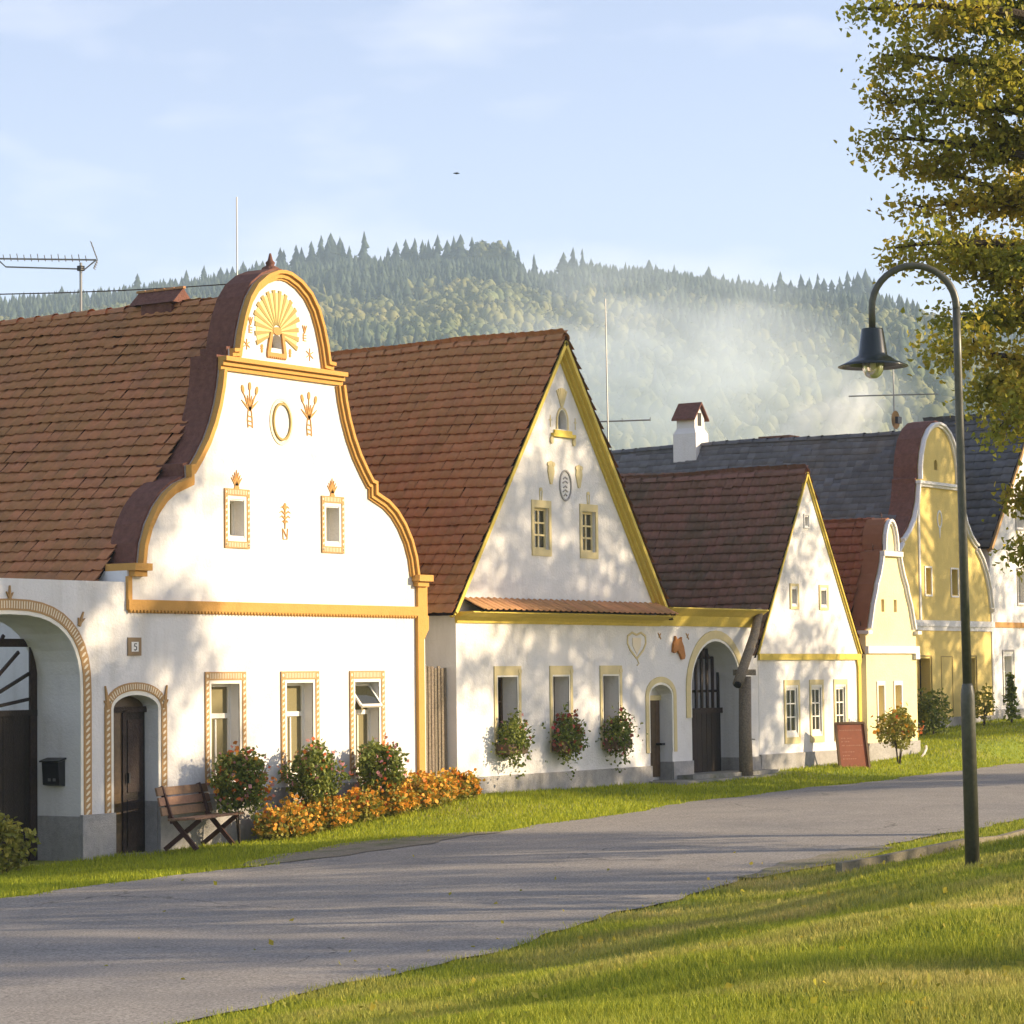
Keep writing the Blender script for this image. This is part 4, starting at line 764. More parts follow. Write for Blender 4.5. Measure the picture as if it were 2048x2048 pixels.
fr_ = MB(); fr_.box(59.54, 59.56, YE_ - 0.012, YE_, 1.4, 2.76).box(60.15, 60.17, YE_ - 0.012, YE_, 1.4, 2.76).box(59.56, 60.15, YE_ - 0.012, YE_, 2.74, 2.76); fr_.build('blind_window_outline', M['raydark'], E_)
for a, b in eg:
    w = sash(E_, a + 0.05, b - 0.05, 4.22, 4.82, YE_ + 0.15, rows=1, cols=1, fr=0.03); surround(w, a, b, 4.16, 4.87, 0.04, YE_, m=M['white'], border=0.0, dashes=False)
MB().box(59.38, 59.6, YE_ + 0.1, YE_ + 0.12, 7.1, 7.45).build('attic_window', M['glass'], E_)
rv = lambda a, b: [(59.62 + a * math.cos(2 * math.pi * k / 16), 6.0 + b * math.sin(2 * math.pi * k / 16)) for k in range(17)]
fix_normals(MB().strip(rv(0.14, 0.22), rv(0.10, 0.17), YE_ - 0.015, YE_ + 0.004).build('oval_medallion', M['white'], E_)); MB().stroke([(59.62, 5.78), (59.62, 5.55)], [0.08, 0.01], YE_ - 0.014, YE_ + 0.004).build('ornament', M['white'], E_)
# whitewashed chimney with its own tiled gable roof, brick stub
c0 = MB(); x0, x1, y0, y1 = 59.36, 59.84, 34.50, 35.02
c0.box(x0 - 0.07, x1 + 0.07, y0 - 0.07, y1 + 0.07, 7.6, 8.42); c0.add([(x0 - 0.07, y0 - 0.07, 8.42), (x1 + 0.07, y0 - 0.07, 8.42), (x1 + 0.07, y1 + 0.07, 8.42), (x0 - 0.07, y1 + 0.07, 8.42), (x0, y0, 8.56), (x1, y0, 8.56), (x1, y1, 8.56), (x0, y1, 8.56)], [(0, 1, 5, 4), (1, 2, 6, 5), (2, 3, 7, 6), (3, 0, 4, 7)])
c0.box(x0, x1, y0, y1, 8.56, 8.83); chm = c0.build('chimney', M['white'], E_)
xm = (x0 + x1) / 2
MB().add([(x0, y0, 8.83), (x1, y0, 8.83), (xm, y0, 9.15), (x0, y1, 8.83), (x1, y1, 8.83), (xm, y1, 9.15)], [(0, 1, 2), (3, 5, 4)]).build('cap_gable', M['white'], chm)
MB().box(xm - 0.09, xm + 0.09, y0 - 0.006, y0 - 0.002, 8.62, 8.95).build('flue_opening', M['black'], chm)
for s_ in (-1, 1):
    ve = Vector((xm + s_ * 0.36, 0, 8.80)); vt = Vector((xm, 0, 9.22)); MB().add([(ve.x, y0 - 0.08, ve.z), (ve.x, y1 + 0.08, ve.z), (vt.x, y1 + 0.08, vt.z), (vt.x, y0 - 0.08, vt.z), (ve.x, y0 - 0.08, ve.z - 0.05), (ve.x, y1 + 0.08, ve.z - 0.05), (vt.x, y1 + 0.08, vt.z - 0.05), (vt.x, y0 - 0.08, vt.z - 0.05)], [(0, 1, 2, 3), (4, 7, 6, 5), (0, 4, 5, 1), (0, 3, 7, 4), (1, 5, 6, 2)]).build('cap_roof', M['coping'], chm)
bs = MB().box(59.66, 60.1, 31.98, 32.85, 7.4, 8.10).build('brick_chimney', M['brick'], E_)
for r_ in range(2):
    for k in range(4):
        ya = 31.96 + k * 0.225 + (0.0 if r_ else 0.03); MB().box(59.62, 59.87, ya, ya + 0.205, 8.105 + r_ * 0.075, 8.172 + r_ * 0.075).build('brick', M['brick'], bs); MB().box(59.88, 60.13, ya, ya + 0.205, 8.105 + r_ * 0.075, 8.172 + r_ * 0.075).build('brick', M['brick'], bs)

# ================================================================== white house at the right edge, dark tiled roof
FX0, YF_ = 62.66, 28.1
F_ = thing('white_house', 'white house with brown string course and dark tiled roof at the right edge', 'house', (66.0, YF_, 1.2))
outer = [(FX0, 0.3), (67.8, 0.3), (67.8, 5.5), (65.23, 8.75), (FX0, 5.5)]
fw_ = [(63.40, 63.85), (65.0, 65.5), (66.6, 67.1)]
wall('front_wall', outer, [(rect(a, b, 1.65, 2.76), 0.2) for a, b in fw_] + [(rect(64.35, 64.75, 6.0, 6.75), 0.2), (rect(64.35, 64.8, 4.1, 4.9), 0.2)], YF_, 0.4, M['white'], F_)
body(F_, FX0, 67.8, YF_ + 0.4, 31.0, 0.3, 5.5, M['white'], 65.23, 8.7)
roof(F_, 65.23, 8.84, 62.42, 68.04, 5.42, YF_ - 0.1, 31.1, M['slate'], w=0.3, e=0.27, thick=0.04, roll=0.02, zmin=5)
MB().box(FX0 - 0.01, 67.82, YF_ - 0.03, YF_ + 0.01, 3.47, 3.60).build('string_course', M['ochrelight'], F_)
moulding([(62.5, 5.42), (65.23, 8.82)], [(0, 0.09, 0.14), (0.09, 0.15, 0.06)], 'verge_board', M['sand'], F_, YF_); moulding([(65.23, 8.82), (67.96, 5.42)], [(0, 0.09, 0.14), (0.09, 0.15, 0.06)], 'verge_board', M['sand'], F_, YF_)
MB().box(FX0 - 0.03, 67.82, YF_ - 0.04, YF_ + 0.01, 0.3, 1.45).build('plinth', M['plinth'], F_)
for a, b in fw_:
    w = sash(F_, a, b, 1.65, 2.76, YF_ + 0.15, rows=3, cols=2); surround(w, a - 0.12, b + 0.12, 1.55, 2.92, 0.04, YF_, m=M['plinth'], border=0.05, dashes=False, top=0.05)
for z0, z1 in ((6.0, 6.75), (4.1, 4.9)):
    w = sash(F_, 64.35, 64.75, z0, z1, YF_ + 0.15, rows=2, cols=2); surround(w, 64.27, 64.83, z0 - 0.08, z1 + 0.08, 0.04, YF_, m=M['plinth'], border=0.0, dashes=False)

# ================================================================== antennas, masts, wire, bird
def at_dl(d, l, z): p = FWD * d + RGT * l; return Vector((p.x, p.y, z))
an = thing('roof_antenna', 'long ribbed television antenna on a pole above the brown roof, far left', 'antenna', (CX, 29.4, 8.0))
MB().tube([(32.050, 29.798, 7.4), (32.050, 29.798, 9.011)], 0.022, 8).build('pole', M['galv'], an)
a0, a1 = Vector((31.179, 31.073, 9.096)), Vector((32.188, 29.596, 9.053))
MB().tube([a0, a1], 0.014, 6).build('boom', M['galv'], an); MB().tube([a0 + (a1 - a0) * 0.12, a0 + (a1 - a0) * 0.2 - Vector((0, 0, 0.13)), a0 + (a1 - a0) * 0.9 - Vector((0, 0, 0.15)), a1 + Vector((0, 0, 0.0))], 0.012, 6).build('strut', M['galv'], an)
dv = (a1 - a0).normalized(); sd = Vector((dv.y, -dv.x, 0))
for k in range(16): p = a0 + (a1 - a0) * (k / 16.5); h = 0.055 + 0.01 * (k % 3); MB().tube([p - sd * 0.05 - Vector((0, 0, h * 0.4)), p + sd * 0.06 + Vector((0, 0, h))], 0.007, 5).build('director', M['galv'], an)
for s_ in (0.28, -0.14):
    for k in range(4): t = (k + 1) / 4; MB().tube([a1 + dv * 0.02 - dv * 0.10 * t * abs(s_) / 0.28 + Vector((0, 0, s_ * t)) - sd * 0.10, a1 + dv * 0.02 - dv * 0.10 * t * abs(s_) / 0.28 + Vector((0, 0, s_ * t)) + sd * 0.10], 0.007, 5).build('reflector_rod', M['galv'], an)
    MB().tube([a1 + dv * 0.02, a1 - dv * 0.08 * abs(s_) / 0.28 + Vector((0, 0, s_))], 0.010, 5).build('reflector_arm', M['galv'], an)
MB().box(32.008, 32.092, 29.755, 29.840, 8.88, 8.96).build('clamp', M['iron'], an)
m1 = thing('thin_mast', 'bare thin pole rising behind the scrolled ochre gable', 'pole', (35.3, 29.3, 4.6)); MB().tube([(35.3, 29.3, 4.0), (35.26, 29.26, 10.45)], [0.022, 0.012], 6).build('rod', M['galv'], m1)
m2 = thing('roof_mast', 'thin aerial mast with one horizontal arm beside the steep white gable', 'antenna', (50.75, 31.65, 3.0))
MB().tube([(50.75, 31.65, 2.6), (50.59, 31.6, 10.6)], [0.028, 0.012], 6).build('rod', M['galv'], m2); MB().tube([(50.25, 32.4, 7.91), (51.25, 30.9, 7.95)], 0.016, 6).build('arm', M['galv'], m2)
for t in (0, 0.33, 0.66, 1.0): p = Vector((50.25, 32.4, 7.91)).lerp(Vector((51.25, 30.9, 7.95)), t); MB().tube([p - Vector((0, 0, 0.03)), p + Vector((0, 0, 0.06))], 0.008, 5).build('element', M['galv'], m2)
m3 = thing('dish_aerial', 'aerial with crossbar and round pale dish beside the tall yellow gable', 'antenna', (59.6, 29.3, 8.0))
bx = Vector((59.9, 29.26, 0)); MB().tube([bx + Vector((0, 0, 7.6)), bx + Vector((0, 0, 9.85))], 0.018, 6).build('pole', M['galv'], m3)
MB().tube([bx + Vector((-0.6, 0.9, 9.05)), bx + Vector((0.6, -0.9, 9.08))], 0.016, 6).build('crossbar', M['galv'], m3); MB().lathe(bx + Vector((-0.1, -0.08, 8.45)), [(0.0, 0.06), (0.12, 0.045), (0.22, 0.0), (0.225, -0.01)], 18, 'y').build('dish', M['sand'], m3)
MB().box(bx.x - 0.2, bx.x + 0.0, bx.y - 0.2, bx.y - 0.12, 8.36, 8.52).build('receiver', M['iron'], m3)
wr = MB(); wp = [Vector((24.0, 36.0, 8.6)).lerp(Vector((35.3, 29.3, 9.0)), t) - Vector((0, 0, 0.6 * 4 * t * (1 - t) * 0.5)) for t in np.linspace(0, 1, 14)]; wr = wr.tube(wp, 0.010, 5).build('overhead_wire', M['iron']); wr['label'] = 'thin overhead wire sagging behind the brown tiled roof'; wr['category'] = 'wire'
bd_ = MB(); c = FWD * 120 + RGT * -2.25; c = Vector((c.x, c.y, 24.6))
bd_.tube([c - RGT * 0.16, c, c + RGT * 0.13], [0.01, 0.045, 0.008], 6); bd_.add([c + FWD * 0.04, c - FWD * 0.04, c - RGT * 0.16 + Vector((0, 0, 0.10)) + FWD * 0.25], [(0, 1, 2)]); bd_.add([c + FWD * 0.04, c - FWD * 0.04, c + RGT * 0.10 + Vector((0, 0, 0.07)) - FWD * 0.25], [(0, 1, 2)])
bo = bd_.build('bird', M['black']); bo['label'] = 'tiny dark bird flying in the open sky'; bo['category'] = 'bird'

# ================================================================== street lamp
LB, LT = Vector((24.38, 11.18, 0.42)), Vector((24.05, 11.07, 5.9))
lp = thing('street_lamp', 'leaning street lamp with swan-neck arm and dark bell shade on the lawn', 'street lamp', LB)
pt = lambda t: LB.lerp(LT, t)
MB().tube([pt(0), pt(0.30), pt(0.315), pt(0.33), pt(0.335)], [0.070, 0.068, 0.066, 0.054, 0.043], 20).build('lower_sleeve', M['lamppost'], lp, True)
MB().tube([pt(0.33), pt(0.6), pt(0.9), pt(0.99)], [0.044, 0.041, 0.038, 0.037], 16).build('post', M['lamppost'], lp, True)
sh = Vector((23.62, 11.75, 0)); arm = []
hd_ = Vector((sh.x - LT.x, sh.y - LT.y, 0)); W_ = hd_.length; hd_.normalize()
for k in range(19): a = math.pi * k / 18; arm.append(Vector((LT.x, LT.y, 5.85)) + hd_ * (W_ / 2) * (1 - math.cos(a)) + Vector((0, 0, 0.40 * math.sin(a))))
arm.append(arm[-1] - Vector((0, 0, 0.2)))
MB().tube([pt(0.985)] + arm, [0.036] * 6 + [0.033] * (len(arm) - 5), 14).build('arm', M['lamppost'], lp, True)
MB().lathe((sh.x, sh.y, 0), [(0.0, 5.655), (0.10, 5.65), (0.105, 5.64), (0.137, 5.41), (0.145, 5.39), (0.26, 5.325), (0.335, 5.29), (0.335, 5.283), (0.25, 5.31), (0.12, 5.37), (0.0, 5.38)], 32).build('shade', M['lampgreen'], lp, True)
MB().lathe((sh.x, sh.y, 0), [(0.098, 5.36), (0.105, 5.30), (0.098, 5.245), (0.075, 5.20), (0.04, 5.175), (0.0, 5.17)], 24).build('globe', M['globe'], lp, True)
MB().lathe((sh.x, sh.y, 0), [(0.03, 5.37), (0.045, 5.30), (0.03, 5.25), (0.0, 5.24)], 12).build('bulb', M['platewhite'], lp, True)

# ================================================================== bench
bn = thing('wooden_bench', 'brown slatted wooden bench with crossed legs before the white cottage wall', 'bench', (29.25, 25.0, 0.08), rotz=R(16))
for k in range(3): MB().beam((-0.82, 0.20 + 0.035 * k, 0.52 + 0.135 * k), (0.82, 0.20 + 0.035 * k, 0.52 + 0.135 * k), 0.028, 0.115, (0, 0.25, 1)).build('back_slat', M['bench'], bn)
for k in range(3): MB().beam((-0.82, -0.24 + 0.14 * k, 0.43 - 0.008 * k), (0.82, -0.24 + 0.14 * k, 0.43 - 0.008 * k), 0.125, 0.03).build('seat_slat', M['bench'], bn)
for s_ in (-0.62, 0.60):
    MB().beam((s_, -0.30, 0.0), (s_, 0.30, 0.94), 0.045, 0.075, (1, 0, 0)).build('leg', M['benchleg'], bn) if False else None
    MB().beam((s_, -0.24, 0.0), (s_, 0.17, 0.46), 0.06, 0.045, (1, 0, 0)).build('leg', M['benchleg'], bn); MB().beam((s_ + 0.05, 0.26, 0.0), (s_ + 0.05, -0.27, 0.41), 0.06, 0.045, (1, 0, 0)).build('leg', M['benchleg'], bn)
    MB().beam((s_, 0.12, 0.36), (s_, 0.30, 0.86), 0.06, 0.04, (1, 0, 0)).build('back_support', M['benchleg'], bn)

# ================================================================== kerb, sign board, pipe
kb = thing('kerb_edging', 'low concrete edging curving along the lawn by the street lamp', 'kerb', (29, 13.5, 0.2)); x = 26.45
while x < 44:
    y = 13.68 - 0.035 * (x - 26.5) + 0.0042 * (x - 26.5) ** 2; x2 = x + 1.0; y2 = 13.68 - 0.035 * (x2 - 26.5) + 0.0042 * (x2 - 26.5) ** 2
    if abs(x - 27.45) > 0.01 or True: MB().beam((x, y, G(x, y) + 0.03), (x2 - 0.012, y2, G(x2, y2) + 0.03), 0.08, 0.15).build('kerb_stone', M['kerb'], kb)
    x += 1.0
dr = MB().box(27.35, 27.85, 13.52, 13.60, 0.12, 0.24).build('drain_hole', M['black']); dr['label'] = 'dark drain hole under the concrete edging'; dr['category'] = 'drain'
sg = thing('standing_sign_board', 'rust-red standing notice board with faded lettering on the verge', 'sign', (48.5, 24.7, 0.42), rotz=R(-33))
q = MB(); q.add([(-0.33, -0.02, 0.0), (0.33, -0.02, 0.0), (0.32, 0.16, 0.98), (-0.32, 0.16, 0.98), (-0.33, 0.01, 0.0), (0.33, 0.01, 0.0), (0.32, 0.19, 0.98), (-0.32, 0.19, 0.98)], [(0, 1, 2, 3), (5, 4, 7, 6), (0, 4, 5, 1), (1, 5, 6, 2), (2, 6, 7, 3), (3, 7, 4, 0)]); q.build('board', M['signred'], sg)
sv = Vector((0, 0.18, 0.98)).normalized(); fy = lambda z: -0.02 + 0.1837 * z
for (a, b) in (((-0.33, 0), (-0.32, 0.98)), ((0.33, 0), (0.32, 0.98)), ((-0.32, 0.98), (0.32, 0.98)), ((-0.33, 0.01), (0.33, 0.01))): MB().beam((a[0], fy(a[1]), a[1]), (b[0], fy(b[1]), b[1]), 0.045, 0.045).build('frame_rail', M['signframe'], sg)
for row, (z, xa, xb) in enumerate(((0.84, -0.25, 0.23), (0.685, -0.23, 0.0), (0.62, -0.23, -0.06), (0.545, -0.23, 0.22), (0.42, -0.23, 0.05), (0.35, -0.23, -0.07), (0.285, -0.23, 0.07), (0.13, -0.19, 0.16))):
    t = MB(); x = xa; rr = random.Random(row)
    while x < xb:
        wd = rr.uniform(0.02, 0.045); h = rr.uniform(0.018, 0.03)
        t.add([(x, fy(z) - 0.004, z - h / 2), (x + wd * 0.35, fy(z) - 0.004, z - h / 2), (x + wd * 0.35, fy(z + h) - 0.004, z + h / 2), (x, fy(z + h) - 0.004, z + h / 2)], [(0, 1, 2, 3)])
        t.add([(x, fy(z) - 0.004, z - 0.004), (x + wd * 0.8, fy(z) - 0.004, z - 0.004), (x + wd * 0.8, fy(z) - 0.003, z + 0.005), (x, fy(z) - 0.003, z + 0.005)], [(0, 1, 2, 3)]); x += wd + (0.03 if rr.random() < 0.2 else 0.008)
    t.build('faded_lettering', M['signink'], sg)
MB().beam((0, 0.5, 0.0), (0, 0.16, 0.8), 0.05, 0.03).build('back_strut', M['signframe'], sg)
pp = MB().tube([(51.77, 25.0, 0.5), (52.1, 25.05, 0.56), (52.5, 25.12, 0.68), (52.72, 25.17, 0.78), (52.77, 25.2, 0.84)], 0.025, 8).build('bent_pipe', M['pipe'], None, True); pp['label'] = 'thin white bent pipe sticking out of the grass bank'; pp['category'] = 'pipe'

# ================================================================== shrubs and flowers
def clump(n, rad, lump=0.42, hollow=0.45):
    d = rng.normal(size=(n, 3)); d /= np.linalg.norm(d, axis=1, keepdims=True); r = (hollow + (1 - hollow) * rng.random(n) ** 0.6)
    ph = rng.uniform(0, 6.28, 6); r *= 1 + lump * (np.sin(4 * d[:, 0] + ph[0]) * np.sin(4 * d[:, 1] + ph[1]) + 0.6 * np.sin(7 * d[:, 2] + ph[2]) * np.sin(6 * d[:, 0] + ph[3]))
    return d * r[:, None] * np.array(rad)
def shrub(name, label, loc, cz, rad, nleaf, lsize, leafm, flowers=(), stems=4, group=None, cat='shrub', lump=0.32):
    t = thing(name, label, cat, loc, group); L = Vector(loc); c = np.array([0, 0, cz])
    link('foliage', leaf_mesh('foliage', clump(nleaf, rad, lump) + c, lsize), leafm, t)
    for m, n, s_, top in flowers:
        p = clump(n * 3, [x * 1.06 for x in rad], hollow=0.8); p = p[p[:, 2] > top * rad[2]][:n] + c
        nn = len(p); mt = np.zeros((nn, 3, 4)); mt[:, :, :3] = rand_rot(nn) * (s_ * rng.uniform(0.7, 1.3, nn))[:, None, None]; mt[:, :, 3] = p
        pv = [(0, 0, 0.1)] + [(math.cos(a) * (1 if k % 2 else 0.8), math.sin(a) * (1 if k % 2 else 0.8), 0.25 if k % 2 else -0.1) for k, a in enumerate(np.linspace(0, 2 * math.pi, 9)[:-1])]; pf_ = [(0, 1 + k, 1 + (k + 1) % 8) for k in range(8)]
        v_, f_ = merge(pv, pf_, mt); link('blossoms', arr_mesh('blossoms', v_, f_), m, t)
    for k in range(stems):
        a = random.uniform(0, 6.28); e = Vector((math.cos(a) * rad[0] * 0.5, math.sin(a) * rad[1] * 0.5, cz)); MB().tube([L + Vector((0.03 * math.cos(a), 0.03 * math.sin(a), -0.05)), L + e * 0.5 + Vector((0, 0, 0.02)), L + e], [0.014, 0.010, 0.005], 6).build('stem', M['bark'], t)
    return t
for X, Y, cz, rad, lab, fl, nl in ((30.1, 24.98, 0.86, (0.40, 0.36, 0.44), 'rounded rose bush with many orange blooms under the first cottage window, beside the bench', ((M['flororange'], 150, 0.034, -0.6), (M['florpink'], 60, 0.03, -0.8), (M['marigold'], 50, 0.03, -0.6)), 2300),
        (31.82, 25.0, 0.80, (0.42, 0.36, 0.44), 'dense dark green rose bush with a few pink blooms under the middle cottage window', ((M['florpink'], 60, 0.036, -0.7), (M['flororange'], 25, 0.03, 0.0)), 2500),
        (33.42, 25.02, 0.70, (0.38, 0.34, 0.40), 'leafy green rose bush under the cottage window with the tilted pane', ((M['florpink'], 60, 0.03, -0.8), (M['flororange'], 40, 0.03, -0.6)), 2200)):
    shrub('rose_bush', lab, (X, Y, G(X, Y)), cz, rad, nl, 0.055, M['leafgreen'], fl, 5, 'rose bushes along the cottage wall')
for X, lab, fl in ((37.47, 'green hanging window plant on the sill nearest the picket fence', ((M['florpink'], 14, 0.03, -0.9), (M['florred'], 8, 0.03, -0.9))),
        (39.1, 'reddish flowering window plant on the middle sill of the steep gabled cottage', ((M['florred'], 90, 0.036, -0.9),)),
        (40.75, 'bushy window plant on the sill nearest the small arched door', ((M['florred'], 40, 0.034, -0.9), (M['florpink'], 10, 0.03, -0.9)))):
    t = shrub('window_plant', lab, (X, YF - 0.22, 1.16), 0.2, (0.33, 0.2, 0.37), 1300, 0.045, M['leafgreen'], fl, 0, 'window plants of the steep gabled cottage', 'plant')
    v_ = clump(170, (0.44, 0.25, 0.46), hollow=0.9) + np.array([0.06, 0, 0.16]); link('trailing_shoots', leaf_mesh('trailing_shoots', v_, 0.05), M['leafgreen'], t)
    MB().box(X - 0.28, X + 0.28, YF - 0.30, YF - 0.06, 1.12, 1.28).build('planter', M['woodbrown'], t)
first = []; pos = []
for k in range(27):
    f_ = k / 26; X = 30.72 + 4.9 * f_; pos.append((X + random.uniform(-0.05, 0.05), 24.98 - 0.12 * math.sin(3.1 * f_) + (0.09 if k % 2 else -0.09), 0.78 + 0.32 * random.random()))
for k, (X, Y, sc) in enumerate(pos):
    if k < 4: first.append(shrub('marigold_plant', 'one of the low orange marigold plants massed along the foot of the white cottage', (X, Y, G(X, Y)), 0.20, (0.23 + 0.03 * (k % 2), 0.22, 0.21 + 0.035 * k), 380 + 60 * k, 0.05, M['leafyellow'], ((M['marigold'], 110 + 35 * k, 0.033, -0.45), (M['flororange'], 22 - 5 * k, 0.028, -0.1)), 0, 'marigolds bordering the cottage wall', 'flower'))
    else: copy_tree(first[random.randrange(4)], None, (X, Y, G(X, Y)), random.uniform(0, 6.28), sc)
X, Y = 51.7, 24.75; shrub('flowering_shrub', 'loose shrub with green and orange leaves before the narrow pale yellow house', (X - 1.15, Y, G(X, Y) - 0.03), 0.70, (0.50, 0.36, 0.40), 1500, 0.055, M['leafyellow'], ((M['marigold'], 60, 0.045, -0.5), (M['flororange'], 30, 0.04, -0.3)), 5)
shrub('potted_shrub', 'dark round shrub below the left window of the tall yellow house', (57.68, 27.4, 0.85), 0.6, (0.48, 0.4, 0.52), 1300, 0.07, M['leafgreen'], (), 4)
shrub('potted_shrub', 'small sparse autumn shrub by the tall yellow house, right of the lamp post', (60.5, 27.4, 1.05), 0.55, (0.38, 0.3, 0.42), 300, 0.08, M['leafyellow'], (), 3)
shrub('corner_bush', 'bright yellow-green bush cut by the left edge before the carriage gate', (25.42, 25.0, -0.05), 0.38, (0.36, 0.34, 0.36), 1100, 0.065, M['leafyellow'], (), 3)
sp_ = thing('young_conifer', 'slim young conifer on the grass bank before the white house at right', 'tree', (61.05, 26.9, 1.0)); hh = 1.3
MB().tube([(61.05, 26.9, 0.85), (61.05, 26.9, 1.0 + hh)], [0.03, 0.008], 6).build('trunk', M['bark'], sp_); n = 420; tt = rng.random(n); aa = rng.uniform(0, 6.28, n); rr = (0.24 * (1 - tt) ** 0.8 + 0.03) * rng.random(n) ** 0.5 * (0.7 + 0.3 * np.sin(tt * 40)); link('crown', leaf_mesh('crown', np.stack([rr * np.cos(aa), rr * np.sin(aa), 0.25 + tt * (hh - 0.25)], 1), 0.08), M['leafgreen'], sp_)

# ================================================================== broadleaf trees
def limb_path(a, b, sag=0.0, n=6, wig=0.06):
    L = (b - a).length; return [a.lerp(b, k / n) + Vector((random.gauss(0, wig * L * 0.12), random.gauss(0, wig * L * 0.12), sag * L * 4 * (k / n) * (1 - k / n))) for k in range(n + 1)]
def lime_tree(name, label, d, l, H, z_lo, rad, nlimb, leaves_per, lsize, tips=(), group=None, simple=True, spread=0.20, trunk_r=0.2, gap=0.0):
    b = at_dl(d, l, 0); b.z = G(b.x, b.y) - 0.1; t = thing(name, label, 'tree', b, group); mb = MB(); top = b + Vector((0.2, 0.1, H))
    trunk = [b.lerp(top, k / 6) + Vector((random.gauss(0, 0.06), random.gauss(0, 0.06), 0)) * (k > 0) for k in range(7)]; mb.tube(trunk, [trunk_r * (1 - 0.8 * k / 6) + (0.08 if k == 0 else 0) for k in range(7)], 10).build('trunk', M['bark'], t, True)
    ends = []
    for k in range(nlimb):
        f_ = (k + random.random()) / nlimb; z = z_lo + (H - z_lo) * f_; prof_ = math.sin(math.pi * min(1, 0.18 + 0.8 * f_)) ** 0.6; a = k * 2.4 + random.uniform(-0.4, 0.4); Lr = rad * prof_ * random.uniform(0.7, 1.08)
        s0 = b.lerp(top, max(0.12, (z - b.z) / H - 0.10)); ends.append((s0, Vector((s0.x + math.cos(a) * Lr, s0.y + math.sin(a) * Lr, b.z + z + random.uniform(-0.4, 0.5)))))
    ends += [(Vector(p), Vector(q)) for p, q in tips]; P = []
    for s0, e in ends:
        path = limb_path(s0, e, 0.05); q = MB(); rr_ = [0.06 * (1 - 0.85 * k / 6) * min(1.5, (e - s0).length / 2.5) + 0.004 for k in range(7)]; q.tube(path, rr_, 6)
        for j in range(7):
            f_ = 0.28 + 0.72 * (j + random.random()) / 7; i = min(5, int(f_ * 6)); o_ = path[i].lerp(path[i + 1], f_ * 6 - i); dr_ = (e - s0).normalized() + Vector((random.gauss(0, 0.7), random.gauss(0, 0.7), random.gauss(-0.05, 0.45))); L = (e - s0).length * random.uniform(0.14, 0.30) * (1.15 - 0.5 * f_)
            tw = limb_path(o_, o_ + dr_.normalized() * L, 0.03, 3); q.tube(tw, [0.012, 0.009, 0.006, 0.003], 4)
            if random.random() < gap: continue
            for _ in range(leaves_per // 7):
                k_ = random.random(); i2 = min(2, int(k_ * 3)); c_ = tw[i2].lerp(tw[i2 + 1], k_ * 3 - i2); P.append((c_.x - b.x + random.gauss(0, spread), c_.y - b.y + random.gauss(0, spread), c_.z - b.z + random.gauss(-0.05, spread * 0.8)))
        q.build('limb', M['bark'], t)
    link('crown', leaf_mesh('crown', np.array(P), lsize, simple), M['leaf'], t); return t
def px(x, y, d): 
    v = _fw + _r2 * ((x - 1024) / 5500) - _u2 * ((y - 1024) / 5500); return CAM + v * d
TD = 29.0
tips = []
for (x, y), (xs_, ys_) in (((1712, 18), (2160, 60)), ((1740, 110), (2160, 190)), ((1750, 205), (2170, 260)), ((1728, 278), (2170, 350)), ((1800, 330), (2170, 470)), ((1815, 415), (2175, 430)), ((1760, 495), (2180, 520)), ((1850, 520), (2180, 600)), ((1880, 640), (2180, 640)), ((1845, 705), (2190, 760)), ((1935, 790), (2190, 760)), ((1975, 850), (2190, 800)), ((1960, 760), (2190, 700)), ((1900, 170), (2160, 110)), ((1930, 300), (2170, 260)), ((1960, 60), (2160, 20)), ((1850, 60), (2160, -40)), ((2010, 1000), (2200, 960)), ((2020, 1110), (2200, 1020)), ((1980, 520), (2180, 480)), ((1990, 620), (2180, 660)), ((1860, -60), (2160, -60)), ((1990, 800), (2190, 760)), ((2010, 190), (2170, 200)), ((2000, 400), (2180, 380))):
    dd = random.uniform(-0.9, 0.9); tips.append((px(xs_, ys_, TD), px(x + 26, y, TD + dd)))
lime_tree('lime_tree', 'large lime tree with yellow-green autumn leaves overhanging the right edge', TD, 6.45, 12.5, 5.4, 2.1, 16, 1050, 0.055, tips, simple=False, spread=0.115, trunk_r=0.24)
for d, l, H, zl, rad, nl, lv, lab in ((36.0, 20.5, 15.0, 7.0, 3.8, 40, 620, 'lime tree out on the green whose shadow dapples the carriage gate'),
        (49.5, 24.0, 17.0, 5.4, 5.8, 70, 720, 'lime tree out on the green whose shadow dapples the steep white gable'),
        (64.8, 31.0, 16.5, 5.6, 5.4, 54, 480, 'lime tree out on the green whose shadow covers the tall yellow house'),
        (24.2, 27.0, 13.0, 6.2, 2.8, 22, 300, 'thin lime tree out on the green casting streaks over the near road'),
        (30.2, 27.0, 12.8, 6.5, 2.4, 16, 260, 'narrow lime tree out on the green casting streaks over the middle of the road'),
        (33.6, 16.5, 9.0, 4.6, 1.5, 9, 200, 'slender young lime tree near the road, its trunk shadow crossing the asphalt'),
        (27.4, 14.5, 8.5, 4.4, 1.4, 9, 200, 'slender young lime tree by the lawn edge, out to the right'),
        (16.0, 24.0, 11.0, 5.5, 2.4, 9, 160, 'small lime tree beside the near lawn, out to the right')):
    lime_tree('lime_tree', lab, d, l, H, zl, rad, nl, lv, 0.15, group='lime trees on the green', spread=0.26)

